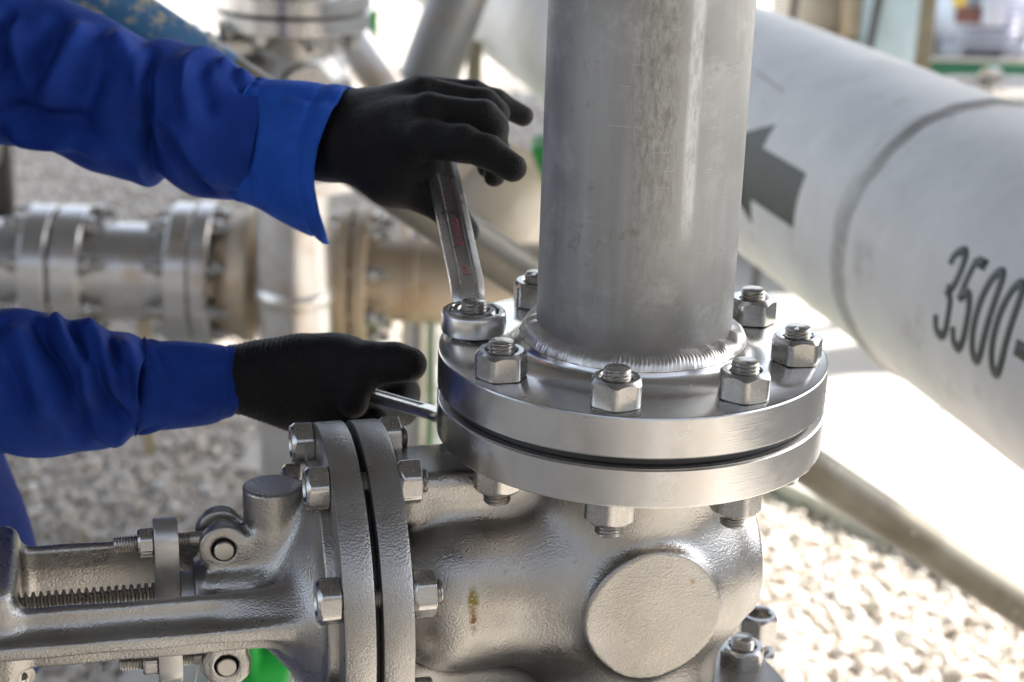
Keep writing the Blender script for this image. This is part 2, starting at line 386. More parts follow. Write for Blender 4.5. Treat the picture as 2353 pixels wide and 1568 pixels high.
def redp():
    V = []; 
    for k, (a0, z0, w, h) in enumerate(((0, .302, .0016, .010), (.03, .292, .0013, .007), (-.02, .286, .0010, .005))):
        V.append(([(0.05735*math.sin(a), -.05735*math.cos(a), z) for a, z in ((.0+a0-w*9, z0), (.0+a0+w*9, z0+h*.2), (a0+w*9+.02, z0+h), (a0-w*5+.02, z0+h*.9))], [[0, 1, 2, 3]]))
    return join(*V)
obj('red_mark', xf(redp(), rot=(0, 0, -.10)), REDMK, root, sharp=0)
obj('weld_bead', weld(), WELD, root, sharp=60)
tag(obj('gasket', lathe([(.056, -.0256), (.1085, -.0242), (.1093, -.0252), (.1093, -.0282), (.1085, -.0292), (.056, -.0296), (.056, -.0256)], 128, caps=False), BLACK),
    'thin black gasket in the gap between the two shiny flanges', 'gasket')
# ------------------------------------------------------------------ eight stud bolts
ZN0, ZB = .0001, -.0526
nm = nut_mesh(); sm = thread_mesh(.0079, .0975, .002, .0010, 56, 8)
BA = [R_(-143.49+45*k) for k in range(8)]
LBL = ['stud bolt with silver hex nuts just in front of the ring wrench',
       'stud bolt with hex nuts at the very front edge of the shiny flange',
       'stud bolt with hex nuts on the front right of the flange',
       'stud bolt with hex nuts at the rightmost edge of the shiny flange',
       'stud bolt with hex nuts behind the pipe on the right, nearest the painted arrow',
       'stud bolt with hex nuts hidden straight behind the grey pipe',
       'stud bolt with bluish hex nut partly hidden behind the left of the pipe',
       'stud bolt with hex nut held inside the ring of the upright wrench']
NR = [14, 30, 36, 18, 4, 0, -20, 25]
nut_me = stud_me = None; studs = []
for k in range(8):
    x, y = .09525*math.cos(BA[k]), .09525*math.sin(BA[k])
    b = math.atan2(y-CAM[1], x-CAM[0])          # a corner of the hexagon turned by NR from the line of sight
    if k == 0:
        s = obj('stud_bolt', sm, STUD, sharp=50); stud_me = s.data
    else:
        s = bpy.data.objects.new('stud_bolt', stud_me); COL.objects.link(s)
    s.location = (x, y, -.0768); s.rotation_euler = (0, 0, random.random()*6)
    tag(s, LBL[k], 'bolt', 'stud bolts round the big flange joint')
    for up in (1, 0):
        if nut_me is None: n_ = obj('nut', nm, NUT, s, sharp=28); nut_me = n_.data
        else: n_ = bpy.data.objects.new('nut', nut_me); COL.objects.link(n_); n_.parent = s
        rz = b+PI+R_(NR[k] if up else NR[k]*2.3+k*17)
        n_.location = (0, 0, (.0768+ZN0) if up else (.0768+ZB-.0001)); n_.rotation_euler = (0 if up else PI, 0, rz-s.rotation_euler[2])
    studs.append(s)
# ------------------------------------------------------------------ gate valve (local: -x along the stem, -y towards the camera, z up)
VZ = -.142
gv = empty('gate_valve', (0, 0, VZ), R_(14)); tag(gv, 'cast grey steel gate valve lying on its side under the big flange joint', 'valve')
def f_body(P):
    d = f_cyl(P, (0, 0, -.095), (0, 0, .095), .056, .01)
    d = smin(d, f_ell(P, (.004, 0, 0), (.0835, .0705, .070)), .016)
    d = smin(d, f_cyl(P, (0, -.069, 0), (0, .069, 0), .0408, .0008), .007)
    d = smin(d, f_cone(P, (0, 0, .082), (0, 0, .12), .060, .085), .02)
    d = smin(d, f_cone(P, (0, 0, -.082), (0, 0, -.12), .060, .085), .02)
    d = smin(d, f_box(P, (-.08, 0, 0), (.072, .0550, .0505), .045), .022)
    d = smin(d, f_box(P, (-.082, .006, .0600), (.060, .027, .0165), .008), .007)
    d = smin(d, f_box(P, (-.082, .006, -.0600), (.060, .027, .0165), .008), .007)
    d = smin(d, f_cyl(P, (.04, 0, .004), (.0795, 0, .004), .036, .003), .012)
    d = smax(d, np.abs(P[..., 1])-.0690, .0022)
    d = smax(d, P[..., 0]-.0795, .0022)
    d = np.maximum(d, np.abs(P[..., 2])-.0898)
    x, y, z = P[..., 0], P[..., 1], P[..., 2]
    return d-.00035*np.sin(x*95+1.3*np.sin(z*70))*np.sin(y*88+z*60)
obj('body', nets(f_body, (-.152, -.082, -.096), (.092, .082, .096), .0017), CAST, gv, sharp=0, recalc=False)
ef = [(.05, .0893), (.1128, .0893), (.1138, .0898), (.1143, .0906), (.1143, .1112), (.1136, .1121), (.1128, .1125), (.0800, .1125), (.0795, .1128), (.05, .1128), (.05, .0893)]
obj('end_flange', lathe(ef, 192, caps=False), FLG, gv, sharp=30)
ef2 = [(.05, -.0885), (.085, -.0885), (.1118, -.0895), (.1138, -.0905), (.1146, -.0925), (.1146, -.1125), (.113, -.114), (.05, -.114), (.05, -.0885)]
obj('end_flange', lathe(ef2, 160, caps=False), CASTF, gv, sharp=40)
def disc_x(s0, s1, R, inner=.04, bev=.002):       # a disc across the stem axis between s0 and s1 (s = -x)
    V, F = lathe([(inner, s0), (R-bev, s0), (R-bev*.3, s0+bev*.3), (R, s0+bev), (R, s1-bev), (R-bev*.3, s1-bev*.3), (R-bev, s1), (inner, s1), (inner, s0)], 160, caps=False)
    return xf((V, F), (0, 0, 0), axis=(-1, 0, 0))
obj('bonnet_flange', disc_x(.1455, .1632, .0985, .04, .0016), CASTF, gv, sharp=40)
obj('bonnet_flange', disc_x(.1668, .1845, .0985, .04, .0016), CASTF, gv, sharp=40)
obj('bonnet_gasket', disc_x(.1633, .1667, .0885, .04, .0005), BLACK, gv)
def f_bonnet(P):
    x, y, z = P[..., 0], P[..., 1], P[..., 2]
    d = f_cyl(P, (-.183, 0, 0), (-.1905, 0, 0), .0765, .0012)
    R = np.interp(-x, [.180, .1846, .189, .194, .2, .2065, .213, .220, .230, .27], [.0755, .0745, .0705, .0635, .0545, .0455, .0375, .0305, .0250, .0215])
    d2 = (np.hypot(y, z)-R)*.68
    d2 = np.maximum(d2, np.maximum(x+.1846, -.258-x))
    d = smin(d, d2, .004)
    for sg in (1, -1):
        if sg > 0: d = smin(d, f_cyl(P, (-.2125, -.002, 0), (-.2125, -.002, sg*.0695), .0168, .0014), .010)
        lug = smin(f_cyl(P, (-.2417, -.0155, sg*.0372), (-.2417, -.0065, sg*.0372), .0142, .0016), f_cyl(P, (-.2417, .0065, sg*.0372), (-.2417, .0155, sg*.0372), .0142, .0016), .0005)
        fc, fh = (-.228, .013) if sg > 0 else (-.2405, .0105)
        fill = smin(f_box(P, (fc, -.011, sg*.026), (fh, .0045, .018), .002), f_box(P, (fc, .011, sg*.026), (fh, .0045, .018), .002), .0005)
        d = smin(d, smin(lug, fill, .003), .006)
    d = smin(d, f_box(P, (-.231, 0, 0), (.024, .024, .022), .006), .008)
    for sg in (1, -1):
        web = f_box(P, (-.285, sg*.0395, .004), (.090, .0040, .0172), .0028)
        rib = f_box(P, (-.282, sg*.0500, .0052), (.094, .0095, .0042), .0024)
        root_ = f_cone(P, (-.198, sg*.045, .006), (-.238, sg*.040, .012), .015, .006)
        arm = smin(smin(web, rib, .010), root_, .012)
        d = smin(d, arm, .012)
    hub_ = f_box(P, (-.385, 0, .002), (.0295, .046, .034), .008)
    d = smin(d, hub_, .010)
    d = smax(d, -f_cyl(P, (-.34, 0, 0), (-.43, 0, 0), .0125, .001), .001)
    d = smin(d, f_cyl(P, (-.405, 0, 0), (-.43, 0, 0), .026, .003), .006)
    d = smax(d, -f_cyl(P, (-.40, 0, 0), (-.45, 0, 0), .0125, .001), .001)
    for sg in (1, -1):          # clearance of the pin holes
        d = smax(d, -f_cyl(P, (-.2417, -.03, sg*.0372), (-.2417, .03, sg*.0372), .0068, .0004), .0006)
    return d-.0003*np.sin(x*105+1.7*np.sin(z*75))*np.sin(y*92+z*64)
obj('bonnet', nets(f_bonnet, (-.436, -.08, -.08), (-.176, .08, .08), .0014), CAST, gv, sharp=0, recalc=False)
obj('stem', join(xf(thread_mesh(.0112, .105, .0042, .0027, 48, 10, True), (-.262, 0, 0), axis=(-1, 0, 0)), cyl((-.20, 0, 0), (-.263, 0, 0), .0098), cyl((-.366, 0, 0), (-.45, 0, 0), .0108)), STEMM, gv, sharp=30)
obj('gland_sleeve', cyl((-.232, 0, 0), (-.2665, 0, 0), .0165), PLATE, gv)
def stadium(s0, s1, hw, hz, bore=0):
    n = 24; t = np.linspace(0, PI, n); pts = [(hw*math.cos(a), (hz-hw)+hw*math.sin(a)) for a in t]+[(-hw*math.cos(a), -(hz-hw)-hw*math.sin(a)) for a in t]
    pts = np.array(pts); m = len(pts); V = []; rings = [(s0, .93), (s0+.0008, 1), (s1-.0008, 1), (s1, .93)]
    for s, k in rings:
        sc_ = (np.abs(pts).max()-.0008)/np.abs(pts).max() if k < 1 else 1
        V.append(np.stack([np.full(m, -s), pts[:, 0]*sc_, pts[:, 1]*sc_], -1))
    F = grid(4, m, cv=True)+[list(range(m)), list(range(3*m, 4*m))]
    return np.concatenate(V), F
obj('gland_plate', stadium(.2667, .2802, .0125, .0520), PLATE, gv, sharp=30)
eb_me = en_me = None
en = nut_mesh(.0158, .0088, .0095, 72, True)
for sg in (1, -1):
    V = join(xf(thread_mesh(.0047, .053, .0016, .0007, 32, 8), (-.2495, 0, 0), axis=(-1, 0, 0)), cyl((-.2417, 0, 0), (-.2605, 0, 0), .0046), cyl((-.2417, -.0057, 0), (-.2417, .0057, 0), .0098))
    if eb_me is None: e = obj('eyebolt', V, STUD, gv, sharp=50); eb_me = e.data
    else: e = bpy.data.objects.new('eyebolt', eb_me); COL.objects.link(e); e.parent = gv
    e.location = (0, 0, sg*.0380)
    n_ = obj('nut', xf(en, (0, 0, 0), axis=(-1, 0, 0)), NUT, e, sharp=28); n_.location = (-.2804, 0, 0); n_.rotation_euler = (R_(20*sg), 0, 0)
    p_ = obj('pin', join(cyl((-.2417, -.0178, 0), (-.2417, .0178, 0), .0058, bev=.0006)), STUD, gv, sharp=30); p_.location = (0, 0, sg*.0372)
bb = thread_mesh(.0072, .066, .0018, .0009, 40, 8); bbm = bnm = None
bn = nut_mesh(.0238, .0132, .0145, 72, True)
for k in range(8):
    a = R_(22.5+45*k); y, z = -.0862*math.cos(a), .0862*math.sin(a)
    if bbm is None: s = obj('bonnet_bolt', xf(bb, (0, 0, 0), axis=(-1, 0, 0)), STUD, gv, sharp=50); bbm = s.data
    else: s = bpy.data.objects.new('bonnet_bolt', bbm); COL.objects.link(s); s.parent = gv
    s.location = (-.1285, y, z)
    for side in (0, 1):
        if bnm is None: n_ = obj('nut', xf(bn, (0, 0, 0), axis=(-1, 0, 0)), NUT, s, sharp=28); bnm = n_.data
        else: n_ = bpy.data.objects.new('nut', bnm); COL.objects.link(n_); n_.parent = s
        n_.location = (-(.1323-.1285) if side == 0 else -(.1846-.1285), 0, 0); n_.rotation_euler = (R_([8, 26, 17, 3, 22, 40, 11, 33][k]+side*13), 0, 0)
# handwheel on the stem end and grease nipple with a blue ring under the yoke hub
hw = [xf(lathe([(.085+.008*math.cos(q), .008*math.sin(q)) for q in np.linspace(0, 2*PI, 17)], 64, caps=False), (-.446, 0, 0), axis=(-1, 0, 0)), cyl((-.434, 0, 0), (-.456, 0, 0), .018)]
for q in range(5): hw.append(cyl((-.446, .012*math.cos(q*2*PI/5), .012*math.sin(q*2*PI/5)), (-.446, .082*math.cos(q*2*PI/5), .082*math.sin(q*2*PI/5)), .006, 14))
obj('handwheel', join(*hw), CAST, gv, sharp=30)
gn = obj('grease_nipple', join(cyl((-.358, -.026, -.026), (-.358, -.026, -.043), .0055, 20), cyl((-.358, -.026, -.043), (-.358, -.026, -.052), .0036, 16)), NUT, gv)
obj('ring', xf(lathe([(.006+.0022*math.cos(q), .0022*math.sin(q)) for q in np.linspace(0, 2*PI, 11)], 28, caps=False), (-.358, -.026, -.0400)), mat_plain('blue_plastic', (.0, .13, .4), (.0, .16, .45), .35), gn)
# twisted tie wire hanging from the lower eyebolt
w_ = []
for q, (dx, dz) in enumerate(((0, 0), (.002, -.001))):
    w_.append(tube(spline([(-.2535, -.006, -.030), (-.2545-dx, -.0075, -.042), (-.252+.0018*math.sin(q*3), -.0075, -.049), (-.2535-.001*q, -.007, -.055), (-.2522+.001*q, -.0075, -.061), (-.2530+.0005*q, -.008, -.068), (-.250-.006*q, -.009, -.078)], 40), .00038, 6))
w_.append(tube(spline([(-.2575, -.006, -.038), (-.260, -.007, -.052), (-.2645, -.007, -.066), (-.268, -.006, -.078)], 20), .0003, 6))
tag(obj('tie_wire', [xf(w_q, (0, 0, 0)) for w_q in [join(*w_)]][0], WIRE), 'twisted scrap of thin wire hanging from the lower eyebolt of the valve', 'wire').matrix_world = Matrix.Translation((0, 0, VZ))@Matrix.Rotation(R_(14), 4, 'Z')
# lower pipe under the valve and its stud bolts
lp = empty('flanged_pipe', (0, 0, -.256)); tag(lp, 'lower pipe and flange bolted underneath the cast gate valve', 'pipe')
obj('flange', lathe([(.054, -.0045), (.1128, -.0045), (.1143, -.006), (.1143, -.027), (.1128, -.0285), (.054, -.0285), (.054, -.0045)], 128, caps=False), FLG, lp, sharp=30)
obj('pipe', lathe([(.0522, -.028), (.05715, -.028), (.05715, -.842), (.0522, -.842), (.0522, -.028)], 96, caps=False), PIPE, lp)
for k in range(8):
    a = R_(26+45*k)
    s = bpy.data.objects.new('stud_bolt', stud_me); COL.objects.link(s); s.location = (.09525*math.cos(a), .09525*math.sin(a), -.309)
    tag(s, 'stud bolt with hex nuts on the lower flange under the round pad of the valve' if k == 0 else 'stud bolt on the lower valve flange, out of sight under the valve body', 'bolt', 'stud bolts round the lower valve flange')
    for up in (1, 0):
        n_ = bpy.data.objects.new('nut', nut_me); COL.objects.link(n_); n_.parent = s
        n_.location = (0, 0, .309-.2325 if up else .309-.2847); n_.rotation_euler = (0 if up else PI, 0, R_(47+k*13))
# ------------------------------------------------------------------ ring wrenches
def sweep(path, xdir, widths, thick, groove=(0, 0), n=70):
    P = spline(path, n); T = np.gradient(P, axis=0); T /= np.linalg.norm(T, axis=1)[:, None]
    s = np.r_[0, np.cumsum(np.linalg.norm(np.diff(P, axis=0), axis=1))]; L = s[-1]
    X = xdir-T*(T@xdir)[:, None]; X /= np.linalg.norm(X, axis=1)[:, None]; Y = np.cross(X, T)
    Y *= np.sign(Y[:, 2].mean())
    w = np.interp(s/L, [a for a, b in widths], [b for a, b in widths])/2; h = thick/2
    V = []
    for i in range(n):
        g = .0009*np.clip(min(s[i]-groove[0], groove[1]-s[i])/.002, 0, 1) if groove[1] else 0
        W = w[i]; half = [(-1, 0), (-.985, .25), (-.93, .5), (-.62, .93), (-.55, 1), (-.43, 1), (-.38, 1-g/h), (.38, 1-g/h), (.43, 1), (.55, 1), (.62, .93), (.93, .5), (.985, .25), (1, 0)]
        sec = [(a*W, b*h) for a, b in half]+[(a*W, -min(b, 1)*h) for a, b in half[-2:0:-1]]
        V.append(np.array([P[i]+X[i]*a+Y[i]*b for a, b in sec]))
    m = len(V[0]); F = grid(n, m, cv=True)+[list(range(m)), list(range((n-1)*m, n*m))]
    return (np.concatenate(V), F), (P, X, Y, s, w, h)
def ring12(c, z0, z1, ro, af):
    n = 192; th = np.arange(n)*2*PI/n; a = af/2
    m1 = (th+PI/6) % (PI/3)-PI/6; m2 = th % (PI/3)-PI/6
    ri = np.maximum(a/np.cos(m1), a/np.cos(m2))+.00025; ri = np.minimum(ri, a*1.135)
    H = z1-z0
    rings = [(ri, z0), (ro-.0018+0*ri, z0), (ro-.0006+0*ri, z0+.0008), (ro+0*ri, z0+.003), (ro+.0002+0*ri, z0+H*.5), (ro+.0001+0*ri, z1-.0022), (ro-.0004+0*ri, z1-.0008), (ro-.0013+0*ri, z1), (np.maximum(ri, a*1.1)+.0003, z1), (ri, z1-.0012)]
    V = np.stack([np.stack([np.cos(th)*r, np.sin(th)*r, np.full(n, z)], -1) for r, z in rings], 1).reshape(-1, 3)
    return xf((V, grid(n, len(rings), cu=True, cv=True)), c)
N7 = np.array([.09525*math.cos(BA[7]), .09525*math.sin(BA[7]), 0])
def strokes(polys, wd, fn, th=.0002):
    out = []
    for pl in polys:
        pl = np.asarray(pl, float); d = np.gradient(pl, axis=0); d /= np.linalg.norm(d, axis=1)[:, None]+1e-9; nn = np.stack([-d[:, 1], d[:, 0]], 1)
        V = []
        for o, hgt in ((-1, 0), (-1, th), (1, th), (1, 0)): V.append([fn(*(q+nn[i]*o*wd/2), hgt) for i, q in enumerate(pl)])
        m = len(pl); V = np.concatenate(V); F = [[a*m+i, a*m+i+1, ((a+1) % 4)*m+i+1, ((a+1) % 4)*m+i] for a in range(4) for i in range(m-1)]+[[0, m, 2*m, 3*m], [m-1, 2*m-1, 3*m-1, 4*m-1]]
        out.append((V, F))
    return join(*out)
def wrench(name, path, xdir, ring_c, z0, z1, widths, thick, groove):
    (VF, fr) = sweep(path, xdir, widths, thick, groove)
    r0 = empty(name, ring_c)
    obj('ring', xf(ring12((0, 0, 0), z0, z1, .0193, .0272), rot=(0, 0, R_(12))), CHROME, r0, sharp=32)
    V, F = VF; obj('handle', (V-np.asarray(ring_c), F), CHROME, r0, sharp=24)
    return r0, fr
H1 = at(1012, 365, 1.2); d1 = H1-(N7+[0, 0, .012])
wp = [N7+d1*.095+[0, 0, -.0035], N7+[0, 0, .0105]+d1*.17, N7+[0, 0, .012]+d1*.45, H1, N7+[0, 0, .012]+d1*1.34]
w1, fr1 = wrench('ring_wrench', wp, np.array([1., .1, 0]), N7, .0016, .0152, [(0, .018), (.08, .0212), (.3, .0215), (1, .0215)], .0088, (.022, .165))
tag(w1, 'chrome ring spanner standing up from the top nut with red markings on its handle', 'wrench')
def onw(s_, x_, h_):
    P, X, Y, s, w, h = fr1; i = np.interp(s_, s, np.arange(len(s))); k = int(min(i, len(s)-2)); t = i-k
    f = lambda A: A[k]*(1-t)+A[k+1]*t
    return f(P)+f(X)*x_+f(Y)*(h-.0009+h_)-N7
mk = []; mks = []
def glyph(pts, s0, sc=1.): mk.append([(s0+a*.0042*sc, (b-.5)*.0052*sc) for a, b in pts])
s0 = .0305
for g in ([(0, .1), (0, .9), (.2, 1)], [(.5, .2), (.9, .9)], [(1.25, .1), (1.25, .9)], [(1.9, .9), (1.6, .5), (1.7, .1), (2.0, .2), (1.95, .45), (1.65, .5)]): glyph(g, s0, 1.0)
mks.append(mk); mk = []
for q in range(7):
    a = .062+q*.0047
    for g in ([[(0, 0), (.1, 1)], [(.1, 1), (.8, .6), (.7, .1)], [(.1, .5), (.7, .9)]], [[(0, .1), (.7, .1)], [(.35, .1), (.3, .9)], [(0, .9), (.8, .9)]], [[(0, 0), (0, .95), (.7, .5), (.7, 1)]])[q % 3]: glyph(g, a, .95)
mks.append(mk); mk = []
for q in range(9):
    a = .098+q*.0052; mk.append([(a, .0027), (a+.003, .0028)])
    if q % 3: mk.append([(a, -.0028), (a+.0022, -.0027)])
mks.append(mk)
for mk in mks: obj('red_marking', strokes(mk, .0006, onw, .00012), REDMK, w1, sharp=0)
N7b = N7+[0, 0, -.0685]
wp2 = [N7b+(at(1005, 952, 1.085)-N7b)*.28+[0, 0, .004], at(1030, 963, 1.07), at(1005, 953, 1.085), at(930, 931, 1.115), at(850, 908, 1.148), at(740, 878, 1.195)]
w2, fr2 = wrench('ring_wrench', wp2, np.array([.75, .66, 0]), N7b, .0012, .0140, [(0, .017), (.1, .016), (.4, .0135), (1, .012)], .0066, (.05, .12))
tag(w2, 'steel ring spanner gripped in the lower glove, reaching under the flange', 'wrench')
P, X, Y, s, w, h = fr2
# ------------------------------------------------------------------ person
pe = empty('person', (-.6, .2, -1.1)); PB = np.array([-.6, .2, -1.1])
tag(pe, 'worker in blue coverall and black gloves holding two wrenches', 'person')
def pobj(name, VF, mat, parent=pe, **kw):
    V, F = VF; return obj(name, (np.asarray(V)-PB, F), mat, parent, **kw)
def hand(cones, k, extra=None):
    cs = [(at(*a).astype(np.float32), at(*b).astype(np.float32), ra*a[2]/FPX, rb*b[2]/FPX, kk) for a, b, ra, rb, kk in cones]
    lo = np.min([np.minimum(c[0], c[1])-max(c[2], c[3]) for c in cs], 0)-.006; hi = np.max([np.maximum(c[0], c[1])+max(c[2], c[3]) for c in cs], 0)+.006
    def f(P):
        d = None
        for a, b, r1, r2, kk in cs:
            q = f_cone(P, a, b, r1, r2); d = q if d is None else smin(d, q, kk)
        return extra(P, d) if extra else d
    return nets(f, lo, hi, .0013)
K = .008; KF = .0045
up_h = [
 # wrist and cuff tube
 ((735, 322, 1.225), (640, 300, 1.235), 84, 88, K), ((790, 322, 1.22), (735, 322, 1.225), 80, 84, .01),
 ((760, 300, 1.235), (800, 330, 1.225), 70, 72, .012), ((765, 345, 1.215), (850, 350, 1.20), 60, 58, .014),
 # back of the hand
 ((800, 315, 1.215), (985, 322, 1.155), 66, 47, .014), ((800, 300, 1.22), (985, 262, 1.175), 64, 46, .014),
 ((800, 285, 1.225), (972, 222, 1.205), 60, 44, .014), ((800, 280, 1.235), (968, 212, 1.235), 58, 37, .014),
 # index
 ((980, 322, 1.155), (1062, 330, 1.14), 45, 42, KF), ((1062, 330, 1.14), (1122, 350, 1.135), 41, 37, KF), ((1122, 350, 1.135), (1178, 386, 1.13), 37, 33, KF),
 # middle, bent down
 ((985, 258, 1.175), (1110, 268, 1.165), 43, 36, KF), ((1110, 268, 1.165), (1132, 292, 1.166), 36, 35, KF), ((1132, 292, 1.166), (1140, 352, 1.18), 34, 30, KF), ((1140, 352, 1.18), (1136, 405, 1.19), 29, 25, KF),
 # ring, bent down behind it
 ((975, 219, 1.205), (1112, 240, 1.20), 42, 34, KF), ((1112, 240, 1.20), (1136, 262, 1.20), 34, 32, KF), ((1136, 262, 1.20), (1135, 330, 1.22), 32, 28, KF), ((1135, 330, 1.22), (1120, 385, 1.225), 28, 24, KF),
 # little finger
 ((970, 210, 1.235), (1088, 216, 1.24), 37, 30, KF), ((1088, 216, 1.24), (1140, 235, 1.245), 30, 28, KF), ((1140, 235, 1.245), (1202, 267, 1.25), 28, 24, KF),
 # thumb, running behind the wrench
 ((800, 350, 1.20), (900, 405, 1.195), 58, 60, .014), ((870, 330, 1.19), (940, 390, 1.185), 58, 50, .014), ((900, 405, 1.195), (985, 445, 1.19), 58, 46, .012), ((985, 445, 1.19), (1030, 480, 1.185), 46, 40, .006), ((1030, 480, 1.185), (1068, 532, 1.18), 38, 33, .005),
 ((900, 405, 1.19), (975, 350, 1.175), 48, 40, .014),
]
def knit_u(P, d): return d+.00022*np.sin(P[..., 0]*900)*(P[..., 0] < -.155)
glU = pobj('glove', hand(up_h, K), GLOVE, sharp=0, recalc=False); glU['label'] = 'black knitted glove with spread fingers above the upright wrench'
lo_h = [
 ((540, 872, 1.165), (620, 870, 1.16), 80, 80, K), ((620, 870, 1.16), (700, 868, 1.155), 82, 84, .012),
 ((640, 905, 1.16), (760, 920, 1.155), 58, 62, .014), ((700, 850, 1.15), (790, 845, 1.145), 78, 66, .014), ((700, 900, 1.16), (815, 925, 1.16), 70, 60, .014),
 # thumb along the top
 ((770, 835, 1.14), (850, 838, 1.125), 60, 50, .014), ((850, 836, 1.125), (905, 833, 1.118), 49, 44, .005), ((905, 833, 1.118), (940, 838, 1.112), 43, 41, .005),
 ((790, 870, 1.14), (806, 900, 1.125), 52, 36, .012), ((806, 905, 1.125), (812, 930, 1.125), 34, 32, .008),
 # index curled round behind and under the wrench
 ((790, 880, 1.18), (880, 885, 1.20), 52, 40, .010), ((880, 887, 1.20), (925, 905, 1.20), 40, 38, .005), ((928, 905, 1.20), (925, 945, 1.185), 36, 32, .005), ((925, 945, 1.185), (868, 962, 1.15), 31, 28, .004),
 # the other fingers, lower, behind the bonnet flanges
 ((780, 925, 1.19), (870, 945, 1.21), 50, 38, .010), ((870, 945, 1.21), (885, 985, 1.19), 36, 32, .005), ((885, 985, 1.19), (830, 1000, 1.15), 31, 28, .004),
 ((760, 965, 1.19), (845, 990, 1.205), 46, 34, .010), ((845, 990, 1.205), (855, 1025, 1.185), 33, 29, .005), ((855, 1025, 1.185), (800, 1035, 1.15), 28, 25, .004),
 ((730, 990, 1.18), (800, 1020, 1.20), 40, 31, .010), ((800, 1020, 1.20), (810, 1052, 1.18), 29, 26, .005), ((810, 1052, 1.18), (760, 1055, 1.15), 25, 22, .004),
 ((690, 920, 1.16), (760, 985, 1.175), 60, 50, .014),
]
def knit_l(P, d):
    u = (P-at(560, 872, 1.165).astype(np.float32))@np.array([.995, .0, -.05], np.float32)
    w = np.clip(1-np.abs(u-.012)/.042, 0, 1)
    return d+.00028*np.sin(u*2*PI/.0034)*np.minimum(1, w*2)
glL = pobj('glove', hand(lo_h, K, knit_l), GLOVE, sharp=0, recalc=False); glL['label'] = 'black knitted glove closed round the lower wrench'
# ---- sleeves
def cr(A, n):
    return spline(A, n)
def fold_disp(Vpx, facing, folds):
    d = np.zeros(len(Vpx))
    for pts, amp, wid, *asym in folds:
        Pq = spline(np.array(pts, float), 24) if len(pts) > 2 else np.linspace(pts[0], pts[1], 24)
        A, B = Pq[:-1], Pq[1:]; best = np.full(len(Vpx), 1e9); side = np.zeros(len(Vpx)); tt = np.zeros(len(Vpx))
        for j, (a, b) in enumerate(zip(A, B)):
            ba = b-a; L2 = ba@ba+1e-9; pa = Vpx-a; h = np.clip(pa@ba/L2, 0, 1); q = pa-h[:, None]*ba; dd = np.hypot(q[:, 0], q[:, 1])
            m = dd < best; best[m] = dd[m]; side[m] = np.sign(ba[0]*pa[m, 1]-ba[1]*pa[m, 0]); tt[m] = (j+h[m])/len(A)
        tap = np.clip(np.minimum(tt, 1-tt)*3.2, 0, 1); tap = tap*tap*(3-2*tap)
        w = np.where(side > 0, wid, wid*(asym[0] if asym else 1))
        d += amp*np.exp(-(best/w)**2)*tap
    return 1.9*d*facing
def sleeve(stn, nu, nv, depth, folds, noise_amp=.0016, seed=1, round_=1.0):
    T = cr([np.asarray(a, float) for a, b in stn], nu); B = cr([np.asarray(b, float) for a, b in stn], nu)
    c = (T+B)/2; U = (T-B)/2; tang = np.gradient(c, axis=0); tang /= np.linalg.norm(tang, axis=1)[:, None]
    Fd = np.cross(tang, U); Fd *= np.sign(-(Fd@FW))[:, None]          # towards the camera
    Fd = Fd/np.linalg.norm(Fd, axis=1)[:, None]*np.linalg.norm(U, axis=1)[:, None]*depth
    v = np.arange(nv)*2*PI/nv
    V = c[:, None]+np.cos(v)[None, :, None]*U[:, None]+np.sin(v)[None, :, None]*Fd[:, None]
    N = np.cos(v)[None, :, None]*U[:, None]/np.linalg.norm(U, axis=1)[:, None, None]+np.sin(v)[None, :, None]*Fd[:, None]/np.linalg.norm(Fd, axis=1)[:, None, None]
    V = V.reshape(-1, 3); N = N.reshape(-1, 3); px = pr(V)
    fac = np.clip(np.tile(np.sin(v), nu)*1.8+.25, 0, 1)
    r = np.random.default_rng(seed); ph = r.uniform(0, 6, 12)
    nz = sum(np.sin(V@(r.normal(0, 1, 3)*f)+ph[i])/(1+i*.25) for i, f in enumerate((38, 52, 70, 95, 120, 160)))
    d = fold_disp(px, fac, folds)+noise_amp*nz*.4*(1-.55*fac)
    V = V+N*d[:, None]
    return V, grid(nu, nv, cv=True)
def A(x, y, Z): return at(x, y, Z)
sU = [((-.665, .40, .30), (-.60, .30, .14)), ((-.66, .375, .235), (-.56, .31, .02)), (A(-330, -120, 1.29), A(-330, 300, 1.29)), (A(-150, -130, 1.275), A(-160, 318, 1.275)), (A(20, -62, 1.262), A(-20, 331, 1.262)), (A(100, -20, 1.257), A(60, 337, 1.257)), (A(170, 6, 1.253), A(110, 345, 1.253)),
      (A(262, 49, 1.248), A(210, 390, 1.248)), (A(322, 79, 1.245), A(296, 416, 1.245)), (A(350, 95, 1.244), A(345, 432, 1.244)), (A(372, 86, 1.243), A(372, 404, 1.243)), (A(400, 90, 1.242), A(396, 424, 1.242)), (A(440, 103, 1.240), A(430, 446, 1.240)),
      (A(490, 110, 1.238), A(480, 456, 1.238)), (A(550, 148, 1.234), A(520, 461, 1.234)), (A(604, 183, 1.231), A(550, 461, 1.231)), (A(622, 190, 1.231), A(570, 458, 1.231))]
